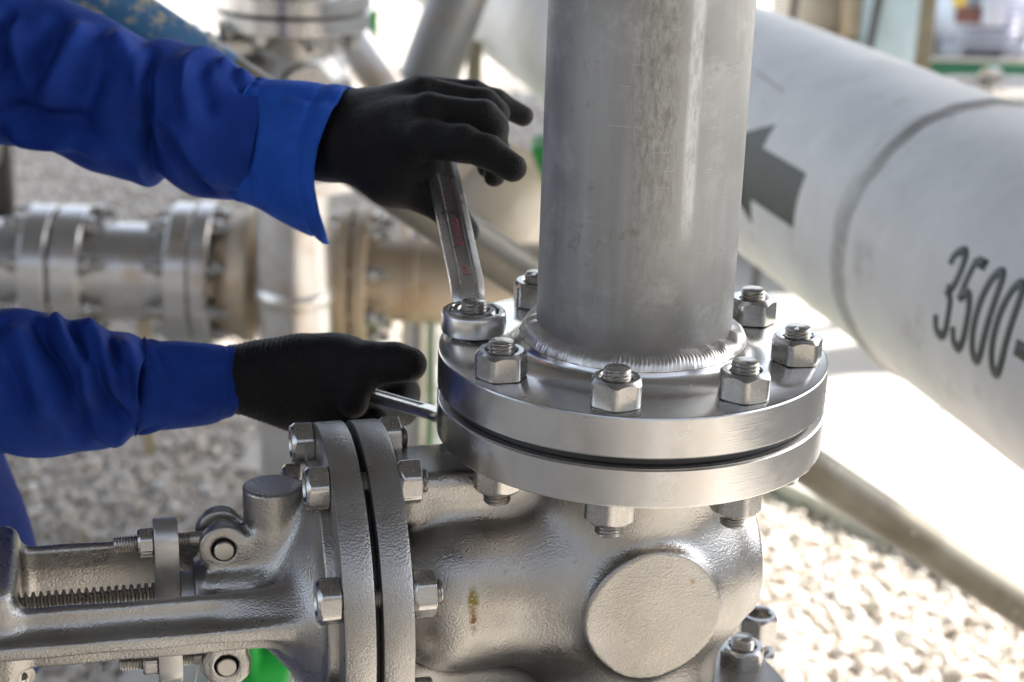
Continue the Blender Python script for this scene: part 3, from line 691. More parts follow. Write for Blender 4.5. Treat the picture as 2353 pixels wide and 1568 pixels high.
fU = [([(356, 95), (345, 190), (333, 300), (338, 380), (348, 425)], -.0075, 13, 1.6), ([(372, 95), (362, 200), (352, 300), (372, 360)], .0045, 15, 1.5),
      ([(352, 270), (390, 330), (450, 420), (500, 455)], -.006, 26, .6), ([(368, 250), (400, 300), (470, 380), (540, 440)], .005, 22), ([(500, 130), (540, 175), (590, 185)], .004, 16), ([(520, 150), (550, 195), (600, 205)], -.0035, 12),
      ([(450, 110), (475, 160), (500, 230)], .005, 30), ([(400, 110), (430, 180), (450, 300), (430, 350)], .005, 34), ([(475, 120), (470, 200), (485, 300)], -.004, 22),
      ([(250, 60), (280, 120), (330, 190), (310, 260)], .0065, 32), ([(190, 40), (180, 100), (130, 190), (80, 280)], .0065, 30), ([(140, 20), (100, 130), (60, 230)], -.006, 24), ([(240, 100), (200, 200), (180, 300), (230, 380)], -.0065, 34),
      ([(0, 20), (60, 150), (90, 230)], .006, 26), ([(20, 0), (0, 90), (-20, 200)], -.006, 20), ([(0, 285), (60, 305), (180, 330), (250, 370)], .006, 20), ([(-10, 250), (90, 270), (200, 300)], -.006, 24), ([(290, 240), (310, 320), (330, 390)], -.005, 22)]
slU = pobj('sleeve', sleeve(sU, 260, 128, .92, fU, .0022, 3), BLUE, sharp=0)
slU['label'] = 'upper blue coverall sleeve'
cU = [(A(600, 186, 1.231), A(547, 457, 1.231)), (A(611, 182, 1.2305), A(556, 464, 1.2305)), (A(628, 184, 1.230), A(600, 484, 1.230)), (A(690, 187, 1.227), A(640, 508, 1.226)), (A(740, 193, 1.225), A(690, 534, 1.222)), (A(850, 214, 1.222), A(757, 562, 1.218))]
def cuffU():
    nu, nv = 70, 128; V, F = sleeve(cU, nu, nv, .80, [([(590, 250), (580, 330), (565, 420)], -.0022, 6), ([(640, 230), (700, 250), (780, 260)], .0016, 18), ([(620, 215), (720, 225), (790, 235)], -.0016, 10)], .0008, 5)
    V = V.reshape(nu, nv, 3)
    # the front edge is cut back in a curve so that the lower corner hangs as a point
    v = np.arange(nv)*2*PI/nv; px = pr(V.reshape(-1, 3)).reshape(nu, nv, 2)
    ys = np.array([200, 215, 250, 300, 350, 400, 440, 500, 562.]); xs = np.array([818, 792, 770, 747, 730, 722, 723, 735, 757.]); xb = np.array([842, 838, 800, 745, 726, 716, 716, 730, 755.])
    for j in range(nv):
        if True:
            k = V[:, j].copy(); xe = np.interp(px[-1, j, 1], ys, xs if math.sin(v[j]) > 0 else xb); xl = px[:, j, 0]
            tmax = np.clip(np.interp(xe, xl, np.arange(nu)), 5, nu-1); t = np.linspace(0, tmax, nu)
            for c_ in range(3): V[:, j, c_] = np.interp(t, np.arange(nu), k[:, c_])
    px2 = pr(V.reshape(-1, 3)).reshape(nu, nv, 2)
    # gathered stitches next to the seam and a hem line along the edge
    cen = V.mean(1, keepdims=True); N = V-cen; N /= np.linalg.norm(N, axis=2)[..., None]
    u = np.arange(nu)/(nu-1)
    V = V+N*(.0015*np.sin(np.arange(nv)*1.35)[None, :]*np.exp(-((u-.10)/.09)**2)[:, None]+.0016*np.exp(-((u-.96)/.03)**2)[:, None]-.0014*np.exp(-((u-.90)/.012)**2)[:, None]+.0016*np.exp(-(u/.05)**2)[:, None])[..., None]
    return V.reshape(-1, 3), F
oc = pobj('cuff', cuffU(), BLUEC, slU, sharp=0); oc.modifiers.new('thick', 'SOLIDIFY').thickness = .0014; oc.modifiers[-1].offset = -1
sL = [((-.645, -.07, .16), (-.66, .03, .02)), ((-.60, -.06, .10), (-.60, .0, -.11)), (A(-430, 700, 1.14), A(-420, 1130, 1.14)), (A(-230, 720, 1.155), A(-230, 1085, 1.155)), (A(-60, 717, 1.157), A(-70, 1052, 1.157)), (A(10, 706, 1.157), A(0, 1044, 1.157)), (A(60, 706, 1.157), A(60, 1049, 1.157)), (A(110, 722, 1.157), A(110, 1048, 1.157)), (A(134, 739, 1.157), A(150, 1043, 1.157)),
      (A(180, 734, 1.157), A(190, 1037, 1.157)), (A(225, 752, 1.157), A(230, 1030, 1.157)), (A(252, 766, 1.157), A(262, 1021, 1.157)), (A(295, 767, 1.157), A(290, 1008, 1.157)), (A(332, 781, 1.157), A(316, 997, 1.157)), (A(352, 788, 1.157), A(336, 986, 1.157))]
fL = [([(70, 715), (105, 780), (150, 870), (165, 960)], -.0055, 17, .6), ([(90, 705), (150, 780), (205, 870), (200, 960)], .0075, 24), ([(150, 735), (180, 790), (210, 860)], -.006, 15, .7), ([(165, 730), (220, 780), (255, 850), (270, 930)], .0065, 22), ([(245, 765), (262, 810), (275, 870)], -.004, 12),
      ([(262, 768), (300, 820), (325, 880), (320, 950)], .0055, 20), ([(222, 850), (250, 930), (310, 990)], -.0055, 16), ([(195, 960), (260, 1000), (310, 985)], .004, 16), ([(0, 740), (50, 800), (100, 900), (110, 1000)], .006, 34), ([(0, 790), (30, 870), (60, 960)], -.004, 30), ([(170, 900), (180, 970), (170, 1030)], -.004, 22)]
slL = pobj('sleeve', sleeve(sL, 240, 128, .92, fL, .0022, 4), BLUE, sharp=0); slL['label'] = 'lower blue coverall sleeve with gathered folds'
cL = [(A(330, 781, 1.157), A(310, 997, 1.157)), (A(341, 782, 1.157), A(318, 996, 1.157)), (A(352, 784, 1.157), A(330, 993, 1.157)), (A(430, 785, 1.158), A(425, 984, 1.158)), (A(500, 791, 1.16), A(490, 973, 1.16)), (A(538, 797, 1.16), A(534, 954, 1.16))]
def cuffL():
    nu, nv = 60, 128; V, F = sleeve(cL, nu, nv, .86, [([(330, 790), (352, 850), (356, 900), (340, 960)], -.001, 6)], .0005, 6); V = V.reshape(nu, nv, 3)
    v = np.arange(nv)*2*PI/nv; u = np.arange(nu)/(nu-1)
    tang = V[-1].mean(0)-V[0].mean(0); tang /= np.linalg.norm(tang)
    bulge = np.clip(np.sin(v), -.4, 1)*.0088
    V = V+tang[None, None]*bulge[None, :, None]        # the ends bow out towards the viewer's right, as on a round arm seen obliquely
    cen = V.mean(1, keepdims=True); N = V-cen; N /= np.linalg.norm(N, axis=2)[..., None]
    V = V+N*(.0014*np.exp(-((u-.03)/.035)**2)[:, None]+.0008*np.exp(-((u-.97)/.03)**2)[:, None]-.0007*np.exp(-((u-.87)/.012)**2)[:, None]+.0012*np.sin(np.arange(nv)*1.3)[None, :]*np.exp(-((u-.06)/.05)**2)[:, None])[..., None]
    return V.reshape(-1, 3), F
oc = pobj('cuff', cuffL(), BLUE, slL, sharp=0); oc.modifiers.new('thick', 'SOLIDIFY').thickness = .0014; oc.modifiers[-1].offset = -1
# ---- trunk, legs, head (outside the frame but for the coverall's front)
def f_suit(P):
    x, y, z = P[..., 0], P[..., 1], P[..., 2]
    Q = P*np.array([1, .86, 1], np.float32)+np.array([0, .028, 0], np.float32)
    d = f_cone(Q, (-.575, .2, -.33), (-.64, .2, .12), .148, .135)
    d = smin(d, f_cone(P, (-.65, .06, .215), (-.65, .35, .215), .078, .078), .06)
    for sy in (.11, .30):
        d = smin(d, f_cone(P, (-.58, sy, -.36), (-.565, sy-.01, -.72), .098, .075), .05); d = smin(d, f_cone(P, (-.565, sy-.01, -.72), (-.60, sy, -1.03), .072, .062), .03)
    d = smin(d, f_cone(P, (-.655, .2, .27), (-.655, .2, .31), .072, .064), .04)
    # rumpled front with an overlapping placket
    d = d-(.006*np.sin(z*34+1.5*np.sin(y*30))*np.sin(y*26+z*12)+.009*np.sin(y*62+z*9+1.2*np.sin(z*17))*np.clip((x+.60)*9, 0, 1))*np.clip((z+.9)*4, 0, 1)
    for y0 in (.085, .125): d = d+.009*np.exp(-((y-y0-.012*np.sin(z*22))/.008)**2)*np.clip((x+.60)*9, 0, 1)
    d = d-.005*np.clip(1-np.abs(y-.16)/.02, 0, 1)**.5*np.clip((x+.62)*12, 0, 1)
    return d
cv = pobj('coverall', nets(f_suit, (-.86, -.06, -1.06), (-.38, .50, .40), .0056), BLUE_SHADED, sharp=0, recalc=False)
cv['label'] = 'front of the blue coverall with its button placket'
def f_person(P):
    d = f_cone(P, (-.65, .2, .22), (-.635, .2, .40), .052, .05)
    d = smin(d, f_ell(P, (-.64, .2, .49), (.098, .076, .118)), .03)
    d = smin(d, f_ell(P, (-.60, .2, .43), (.06, .052, .06)), .03)
    d = smin(d, f_cone(P, (-.545, .2, .49), (-.527, .2, .462), .009, .014), .012)            # nose
    d = smin(d, f_cone(P, (-.55, .18, .425), (-.55, .22, .425), .008, .008), .008)           # lips
    d = smin(d, f_cone(P, (-.562, .16, .51), (-.562, .24, .51), .012, .012), .014)           # brow
    for sy in (.122, .278): d = smin(d, f_ell(P, (-.645, sy, .475), (.02, .009, .032)), .006)
    for sy in (.168, .232): d = smax(d, -f_ell(P, (-.545, sy, .495), (.016, .014, .009)), .008)
    d = smin(d, f_cone(P, (-.58, .2, -.33), (-.645, .2, .12), .10, .10), .05)
    d = smin(d, f_cone(P, (-.65, .07, .21), (-.65, .34, .21), .05, .05), .05)
    for sy in (.11, .30): d = smin(d, f_cone(P, (-.58, sy, -.36), (-.60, sy, -1.03), .06, .04), .05)
    for a, b, c in (((-.645, .03, .20), A(-400, 900, 1.145), A(600, 870, 1.16)), ((-.65, .35, .20), A(-340, 80, 1.29), A(760, 320, 1.225))):
        d = smin(d, f_cone(P, a, b, .040, .030), .02); d = smin(d, f_cone(P, b, c, .026, .0165), .01)
    return d
pobj('body', nets(f_person, (-.78, -.02, -1.06), (-.15, .44, .64), .007), SKIN, sharp=0, recalc=False)
def f_hair(P):
    d = f_ell(P, (-.65, .2, .507), (.104, .083, .116)); return np.maximum(d, -((P[..., 2]-.47)*.75-(P[..., 0]+.64)*.62))
pobj('hair', nets(f_hair, (-.78, .09, .36), (-.52, .31, .65), .007), HAIR, sharp=0, recalc=False)
for sy in (.11, .30):
    def f_boot(P, sy=sy):
        d = f_cone(P, (-.61, sy, -.86), (-.61, sy, -1.05), .056, .05); d = smin(d, f_cone(P, (-.60, sy, -1.055), (-.42, sy-.02, -1.065), .048, .042), .03); return np.maximum(d, -1.0995-P[..., 2])
    pobj('boot', nets(f_boot, (-.70, sy-.1, -1.12), (-.34, sy+.1, -.80), .008), BOOT, sharp=0, recalc=False)
# button on the coverall, found on its surface along one line of sight
_rd = at(57, 1556, 1.0)-CAM
_ts = np.linspace(1.05, 1.6, 400); _v = f_suit((CAM+_ts[:, None]*_rd).astype(np.float32)); _i = int(np.argmax(_v < .0015)); _p = CAM+_ts[_i]*_rd
if _v[_i] < .0015:
    g = np.array([float(f_suit((_p+e)[None].astype(np.float32))[0]-f_suit((_p-e)[None].astype(np.float32))[0]) for e in np.eye(3)*.004]); g /= np.linalg.norm(g)
    pobj('button', xf(lathe([(0, .0016), (.0012, .0010), (.0052, .0012), (.0062, .0026), (.0075, .0024), (.0082, .0010), (.0080, -.0010), (0, -.0010)], 40, caps=False), _p, axis=g), BTN, cv)
# ------------------------------------------------------------------ ground
def poly_prism(pts, z0, z1, bev=0):
    n = len(pts); V = [(x, y, z0) for x, y in pts]+[(x, y, z1) for x, y in pts]
    return np.array(V), [list(range(n)), list(range(n, 2*n))]+[[i, (i+1) % n, n+(i+1) % n, n+i] for i in range(n)]
def mat_ground():
    t = NT('gravel_ground'); v = t.n('ShaderNodeTexVoronoi', Scale=60.); t.l(t.co, v.inputs['Vector'])
    c = t.ramp(v.outputs['Color'], [(0., (.32, .28, .24)), (.5, (.52, .48, .43)), (1., (.66, .64, .60))]); c = t.mix(t.rng(t.noise(1.2, 4), 0, .5, .4, .7), c, (.30, .26, .21))
    t.set(Base_Color=c, Roughness=.9); t.bump([(v.outputs['Distance'], .8, .012)]); return t.m
tag(obj('ground', (np.array([(-90, -60, -1.1), (90, -60, -1.1), (90, 140, -1.1), (-90, 140, -1.1)]), [[0, 1, 2, 3]]), mat_ground(), sharp=0), kind='structure')
edge = [(.20, 2.62), (.50, 2.26), (.92, 1.70), (1.30, 1.30), (3.2, .9)]
slabA = edge+[(3.2, 2.62+.25*2.6), (.20, 2.56)]
tag(obj('pavement', poly_prism([(.26, 2.545), (.50, 2.24), (.90, 1.72), (1.30, 1.30), (3.2, .9), (3.2, 3.20)], -1.13, -1.06), CONC, sharp=20), kind='structure')
tag(obj('pavement', poly_prism([(-.02, 2.50), (3.2, 3.222), (3.2, 7.0), (.30, 7.0)], -1.13, -1.06), CONC, sharp=20), kind='structure')
tag(obj('pavement', poly_prism([(-.62, 2.30), (-.20, 2.26), (-.12, 2.95), (-.55, 3.0)], -1.13, -1.085), CONC, sharp=20), kind='structure')
tag(obj('pavement', poly_prism([(-.66, 1.40), (-.20, 1.40), (-.20, 1.86), (-.66, 1.86)], -1.13, -1.07), CONC, sharp=20), kind='structure')
def gravel():
    bm = bmesh.new(); bmesh.ops.create_icosphere(bm, subdivisions=1, radius=1); bm.verts.index_update()
    V0 = np.array([v.co[:] for v in bm.verts]); F0 = np.array([[v.index for v in f.verts] for f in bm.faces]); bm.free()
    n = 80000; r = np.random.default_rng(11)
    y = 1.15+5.6*r.uniform(0, 1, n)**1.45; x = -.05+(y+1.0)*r.uniform(-.42, .42, n)
    def inside(px, py, poly):
        ins = np.zeros(len(px), bool); m = len(poly)
        for i in range(m):
            x1, y1 = poly[i]; x2, y2 = poly[(i+1) % m]
            c = ((y1 > py) != (y2 > py)) & (px < (x2-x1)*(py-y1)/(y2-y1+1e-12)+x1); ins ^= c
        return ins
    bad = inside(x, y, [(.30, 2.56), (.54, 2.24), (.94, 1.72), (1.30, 1.33), (3.2, .93), (3.2, 7.0), (.30, 7.0), (.0, 2.52)]) | inside(x, y, [(-.60, 2.32), (-.22, 2.28), (-.14, 2.93), (-.53, 2.98)]) | inside(x, y, [(-.64, 1.42), (-.22, 1.42), (-.22, 1.84), (-.64, 1.84)])
    x, y = x[~bad], y[~bad]; n = len(x)
    s = np.exp(r.normal(math.log(.0078), .40, n)); sc = s[:, None]*np.stack([r.uniform(.8, 1.35, n), r.uniform(.7, 1.1, n), r.uniform(.45, .8, n)], 1)
    q = r.normal(0, 1, (n, 4)); q[:, 1:3] *= .35; q /= np.linalg.norm(q, axis=1)[:, None]
    w, a, b, c = q.T
    Rm = np.stack([np.stack([1-2*(b*b+c*c), 2*(a*b-c*w), 2*(a*c+b*w)], -1), np.stack([2*(a*b+c*w), 1-2*(a*a+c*c), 2*(b*c-a*w)], -1), np.stack([2*(a*c-b*w), 2*(b*c+a*w), 1-2*(a*a+b*b)], -1)], 1)
    J = V0[None]*(1+r.uniform(-.22, .22, (n, len(V0), 1)))*sc[:, None]
    V = np.einsum('nij,nkj->nki', Rm, J)+np.stack([x, y, -1.1+s*r.uniform(.1, .75, n)], -1)[:, None]
    F = (F0[None]+(np.arange(n)*len(V0))[:, None, None]).reshape(-1, 3)
    return V.reshape(-1, 3), F, n, len(F0)
GV, GF, gn_, gf_ = gravel()
me = bpy.data.meshes.new('gravel'); me.vertices.add(len(GV)); me.vertices.foreach_set('co', GV.ravel()); me.loops.add(GF.size); me.loops.foreach_set('vertex_index', GF.ravel())
me.polygons.add(len(GF)); me.polygons.foreach_set('loop_start', np.arange(len(GF))*3); me.polygons.foreach_set('loop_total', np.full(len(GF), 3)); me.update(calc_edges=True)
def mat_stone():
    t = NT('pale_stones'); g = t.n('ShaderNodeNewGeometry')
    c = t.ramp(g.outputs['Random Per Island'], [(0, (.28, .235, .19)), (.15, (.50, .45, .39)), (.45, (.64, .60, .55)), (.7, (.55, .48, .41)), (.88, (.74, .72, .69)), (1, (.56, .45, .36))])
    t.set(Base_Color=c, Roughness=.85); t.bump([(t.noise(160, 3), .3, .003)]); return t.m
me.materials.append(mat_stone()); go = bpy.data.objects.new('gravel', me); COL.objects.link(go); tag(go, kind='stuff', label='pale loose gravel stones covering the ground', cat='gravel')
# ------------------------------------------------------------------ large white pipe with arrow, seam and number
WP0 = np.array([.6, .2004, -.17]); WD = np.array([-.2263, .9738, -.0213]); WD /= np.linalg.norm(WD); WR = .162
WU = np.array([0, 0, 1.])-WD*WD[2]; WU /= np.linalg.norm(WU); WV = np.cross(WD, WU)
wp_ = empty('large_pipe', WP0); tag(wp_, 'large greyish white pipeline with a dark painted arrow and number', 'pipe')
def onwp(s, ph, h=0.): return WD*s+(WR+h)*(math.cos(ph)*WU+math.sin(ph)*WV)
def ringz(prof, seg=160): return xf(lathe(prof, seg, caps=False), (0, 0, 0), axis=WD)
obj('pipe', ringz([(WR-.012, -1.6), (WR, -1.6), (WR, 6.5), (WR-.012, 6.5), (WR-.012, -1.6)]), WHITE, wp_)
def seam():
    nt, prof = 500, [(-.020, -.0006), (-.017, .0004), (-.012, .0003), (-.0085, .0020), (-.004, .0030), (.001, .0032), (.005, .0028), (.009, .0018), (.012, .0003), (.017, .0004), (.020, -.0006)]
    V = []
    for i in range(nt):
        a = i*2*PI/nt; w = .0022*math.sin(a*9)+.0015*math.sin(a*23+1)
        for s, h in prof: V.append(onwp(.7235+s+w, a, h*(1+.25*math.sin(a*170))+.0007))
    return np.array(V), grid(nt, len(prof), cu=True)
obj('weld_seam', seam(), mat_plain('scorched_weld_seam', (.34, .33, .31), (.56, .55, .53), .5, .1, 30, .2, .002, 200, ((.17, .14, .12), 25, .85)), wp_, sharp=0)
def patch(f, nu, nv, th=.0004):
    V = [];
    for h in (.0001, th):
        for i in range(nu):
            for j in range(nv): V.append(f(i/(nu-1), j/(nv-1), h))
    V = np.array(V); n = nu*nv; F = grid(nu, nv)+[[n+k for k in q] for q in grid(nu, nv)]
    rim = [i*nv for i in range(nu)]+[(nu-1)*nv+j for j in range(1, nv)]+[i*nv+nv-1 for i in range(nu-2, -1, -1)]+[j for j in range(nv-2, 0, -1)]
    F += [[rim[i], rim[(i+1) % len(rim)], rim[(i+1) % len(rim)]+n, rim[i]+n] for i in range(len(rim))]
    return V, F
arrow = join(patch(lambda u, v, h: onwp(.853+u*.143, -1.20-.405*v, h), 12, 20), patch(lambda u, v, h: onwp(.9962+u*.17, -1.402+(.5-v)*.80*(1-u*.985), h), 16, 24))
obj('arrow', arrow, DARKP, wp_, sharp=30)
def glf(sc):
    return lambda x, y, h: onwp(sc-x*.0245, -1.650+y*.522, .0001+h)
G3 = [spline([(-.5, .80), (-.43, .92), (-.08, 1), (.30, .95), (.44, .78), (.36, .62), (.08, .545), (-.14, .53)], 40), spline([(-.14, .53), (.12, .52), (.42, .43), (.5, .25), (.38, .07), (0, 0), (-.36, .05), (-.5, .2)], 40)]
G5 = [np.array([(.46, .985), (.0, .985), (-.36, .985)]), np.array([(-.36, 1.0), (-.40, .75), (-.44, .50)]), spline([(-.44, .52), (-.12, .61), (.24, .58), (.48, .40), (.44, .14), (.1, 0), (-.3, .03), (-.5, .19)], 50)]
th_ = np.linspace(0, 2*PI*1.01, 70); G0 = [np.stack([np.sign(np.cos(th_))*.47*np.abs(np.cos(th_))**.8, .5+.5*np.sign(np.sin(th_))*np.abs(np.sin(th_))**.85], 1)]
GD = [np.linspace((-.42, .40), (.5, .40), 8)]
def stroke_s(polys, sc, wd):
    f = glf(sc)     # widths are laid out in real size on the pipe's skin
    out = []
    for pl in polys:
        q = np.stack([pl[:, 0]*.0245, pl[:, 1]*.522*WR], 1)
        out.append(strokes([q], wd, lambda a, b, h: f(a/.0245, b/(.522*WR), h), .0003))
    return join(*out)
for gl, sc, wd in ((G3, .4675, .0102), (G5, .431, .0104), (G0, .3935, .0106), (G0, .3555, .0106), (GD, .318, .0150)):
    obj('stencilled_digit' if gl is not GD else 'stencilled_dash', stroke_s(gl, sc, wd), DARKP, wp_, sharp=0)
obj('scuff_mark', patch(lambda u, v, h: onwp(1.165-.12*u, -.70-.05*u+.018*(v-.5), h), 8, 4, .0002), mat_plain('brown_scuff', (.36, .28, .24), (.45, .38, .34), .6), wp_)
for sy in (4.2,):
    c = WP0+WD*sy
    pass
# ------------------------------------------------------------------ sloping tube behind the flange
TA = np.array([-.416, .721, .052]); TB = np.array([.574, .99, -.671]); td = TB-TA
a_, b_ = TA-td*.42, TA+td*1.592
tu = empty('sloping_tube', b_); tag(tu, 'grey metal tube sloping down behind the flange, blue paint worn at its upper end', 'tube')
TR = .0242
spl = TA+td*.055
obj('tube', xf(cyl(spl, b_, TR, 48), -b_), GALV, tu)
obj('painted_end', xf(cyl(a_, spl, TR+.0004, 48), -b_), BLUET, tu)
# ------------------------------------------------------------------ second valve assembly behind, on a column, and the horizontal run
BX, BY, BZ = -.408, 1.624, -.028
bp = empty('flanged_pipe', (BX, BY, BZ)); tag(bp, 'blurred vertical pipe with a flange on the valve in the background', 'pipe')
for ch in root.children: copy_tree(ch, bp)
gk = [o for o in COL.objects if o.name == 'gasket'][0].copy(); COL.objects.link(gk); gk.location = (BX, BY, BZ); gk['label'] = 'dark gasket in the flange joint of the blurred background valve'
gv2 = copy_tree(gv); gv2.location = (BX, BY, BZ+VZ); gv2.rotation_euler = (0, 0, R_(26)); gv2['label'] = 'blurred second gate valve in the background above the blue cuff'
for ch in list(gv2.children):
    for cc in list(ch.children):
        pass
for k in range(8):
    s2 = copy_tree(studs[k]); x, y = .09525*math.cos(R_(22.5+45*k)), .09525*math.sin(R_(22.5+45*k)); s2.location = (BX+x, BY+y, BZ-.0768)
    s2['label'] = 'blurred stud bolt on the flange joint of the background valve'; s2['group'] = 'stud bolts on the background valve'
co = empty('pipe_column', (BX, BY, -1.07)); tag(co, 'upright pale grey pipe column with a welded ring below the background valve', 'pipe')
CB = np.array([BX, BY, -1.07])
obj('pipe', xf(lathe([(.05, -.30+BZ), (.0572, -.30+BZ), (.0572, -.50), (.0572, -1.03), (.05, -1.03), (.05, -.30+BZ)], 64, caps=False), (BX, BY, 0)-CB), BGST, co)
obj('flange', xf(lathe([(.05, -.2605+BZ), (.113, -.2605+BZ), (.1143, -.262+BZ), (.1143, -.284+BZ), (.113, -.285+BZ), (.066, -.287+BZ), (.05, -.30+BZ)], 64, caps=False), (BX, BY, 0)-CB), BGST, co, sharp=35)
zr = at(690, 668, 2.76)[2]
obj('weld_ring', xf(lathe([(.0568, zr+.014), (.0600, zr+.008), (.0612, zr), (.0600, zr-.007), (.0568, zr-.012)], 64, caps=False), (BX, BY, 0)-CB), BGST, co, sharp=0)
obj('base_plate', xf(join(box((BX, BY, -1.045), (.13, .12, .012), .003), box((BX-.09, BY, -.97), (.006, .09, .064), .002), box((BX+.09, BY, -.97), (.006, .09, .064), .002), box((BX, BY-.085, -.985), (.11, .006, .05), .002)), -CB), GREEN, co, sharp=30)
RZ = 2.90; RY = at(300, 625, RZ)[1]; RZZ = at(300, 625, RZ)[2]
X_ = lambda x: at(x, 625, RZ)[0]
ru = empty('pipe_run', (X_(300), RY, RZZ)); tag(ru, 'horizontal flanged pipe run with rust stained ends behind the worker', 'pipe'); RC = np.array([X_(300), RY, RZZ])
def xl(prof, seg=64): return xf(lathe(prof, seg, caps=False), np.array([0, RY, RZZ])-RC, axis=(1, 0, 0))
RR = .080
obj('pipe', xl([(.07, -3.2), (RR, -3.2), (RR, X_(505)), (.07, X_(505)), (.07, -3.2)]), BGST, ru)
obj('reducer', xl([(.07, X_(505)+.001), (RR+.004, X_(505)+.001), (RR+.028, X_(560)), (RR+.030, X_(585)), (.075, X_(600)), (.075, X_(700)), (.07, X_(700)), (.07, X_(505)+.001)]), BGRU, ru)
obj('pipe', xl([(.06, X_(700)+.001), (.068, X_(700)+.001), (.068, .12), (.06, .12), (.06, X_(700)+.001)]), BGRU, ru)
fl = []
for x0, x1, R in ((78, 136, .106), (147, 212, .106), (405, 455, .116), (462, 500, .118), (782, 812, .116), (820, 850, .116), (938, 944, .072), (954, 960, .072)):
    a, b = X_(x0), X_(x1); fl.append(obj('flange' if R > .08 else 'weld_ring', xl([(.065, a), (R-.002, a), (R, a+.002), (R, b-.002), (R-.002, b), (.065, b), (.065, a)], 72), BGST if x0 < 470 else BGRU, ru, sharp=35))
bm_ = None
for x0, x1 in ((78, 212), (405, 500), (782, 850)):
    for k in range(8):
        q = R_(22.5+45*k); a, b = X_(x0)-.035, X_(x1)+.035; yy, zz = .094*math.cos(q), .094*math.sin(q)
        VF = join(xf(cyl((a, 0, 0), (b, 0, 0), .008, 16), (0, yy, zz)), xf(nut_mesh(.027, .016, .016, 36), (a+.019, yy, zz), axis=(1, 0, 0)), xf(nut_mesh(.027, .016, .016, 36), (b-.035, yy, zz), axis=(1, 0, 0)))
        obj('bolt', xf(VF, np.array([0, RY, RZZ])-RC), NUT, ru, sharp=35)
obj('drain_pipe', xf(cyl((X_(325), RY, RZZ-.05), (X_(325), RY, at(325, 1072, 2.95)[2]), .011, 20), -RC), BGRU, ru)
obj('support_foot', xf(join(box((X_(660), RY, (RZZ-1.1)/2-.04), (.02, .05, (RZZ+1.1)/2-.04), .003), box((X_(660), RY, -1.09), (.08, .09, .006), .002)), -RC), BGRU, ru)
obj('support_foot', xf(join(box((X_(-260), RY, (RZZ-1.1)/2-.04), (.02, .05, (RZZ+1.1)/2-.04), .003), box((X_(-260), RY, -1.09), (.08, .09, .006), .002)), -RC), BGRU, ru)
gp = at(605, 1500, 2.80)
gb = empty('pedestal', (gp[0], gp[1], -1.1)); tag(gb, 'bright green steel pedestal on the ground under the valve yoke', 'pedestal')
obj('frame', (lambda V: (V[0]-np.array([gp[0], gp[1], -1.1]), V[1]))(join(box((gp[0]-.01, gp[1], gp[2]-.012), (.055, .09, .008), .002), box((gp[0]-.01, gp[1]-.09, (gp[2]-.02-1.1)/2), (.055, .006, (gp[2]-.02+1.1)/2), .001), box((gp[0]-.045, gp[1], (gp[2]-.02-1.1)/2), (.006, .08, (gp[2]-.02+1.1)/2), .001), box((gp[0]+.025, gp[1], (gp[2]-.02-1.1)/2), (.006, .08, (gp[2]-.02+1.1)/2), .001), box((gp[0]-.01, gp[1]-.12, -1.09), (.10, .03, .01), .002))), GREEN, gb, sharp=30)
obj('gusset', (lambda V: (V[0]-np.array([gp[0], gp[1], -1.1]), V[1]))(box((gp[0]-.008, gp[1]-.05, gp[2]+.03), (.006, .03, .034), .001)), GREEN, gb, sharp=30)
# sloping branch, collared nozzle and pump behind the upper hand
def bg(name, label, cat, parts, base):
    e = empty(name, base); tag(e, label, cat)
    for n_, VF, m_ in parts: obj(n_, (np.asarray(VF[0])-np.asarray(base), VF[1]), m_, e, sharp=35)
    return e
q0, q1 = at(760, 20, 3.15), at(945, 280, 3.2); qd = q1-q0
bg('branch_pipe', 'blurred grey pipe leaning down to the right behind the background valve', 'pipe', [('pipe', cyl(q0-qd*.5, q1+qd*.2, .036, 32), BGST), ('leg', cyl(q1+qd*.18, [*(q1+qd*.18)[:2], -1.1], .03, 24), BGST)], [*(q1+qd*.18)[:2], -1.1])
q0, q1 = at(1075, -70, 3.35), at(955, 262, 3.25); qd = (q1-q0)
bg('leaning_pipe', 'blurred wide pipe leaning down to the left just behind the upper glove', 'pipe',
   [('pipe', cyl(q0-qd*.5, q1, .055, 40), DULL), ('leg', cyl(q1-qd*.08, [*(q1-qd*.08)[:2], -1.1], .03, 20), BGRU)], [*(q1-qd*.08)[:2], -1.1])
c = at(1140, 480, 3.05); ax = np.array([.55, -.75, .25]); ax /= np.linalg.norm(ax)
pump = xf(lathe([(0, -.12), (.06, -.12), (.085, -.10), (.098, -.06), (.105, -.01), (.104, .0), (.115, .002), (.118, .008), (.115, .016), (.088, .018), (.080, .035), (.055, .05), (0, .055)], 64, caps=False), c, axis=ax)
pb_ = [*c[:2], -1.1]
bg('pump', 'blurred cream pump casing on a green pedestal behind the upper glove', 'pump', [('casing', pump, CREAM), ('pedestal', join(box((c[0]+.05, c[1]+.12, (c[2]-.04-1.1)/2), (.10, .07, (c[2]-.04+1.1)/2), .01), box((c[0]+.05, c[1]+.12, -1.085), (.2, .15, .015), .003), box((c[0]+.085, c[1]+.10, c[2]+.0), (.028, .05, .10), .008)), GREEN)], pb_)
c = at(1090, 150, 3.75); bg('post', 'thin grey green post behind the upper glove', 'post', [('pole', cyl((c[0], c[1], -1.09), (c[0], c[1], c[2]+.05), .017, 20), OLIVE), ('foot', box((c[0], c[1], -1.094), (.06, .06, .006), .001), OLIVE)], [c[0], c[1], -1.1])
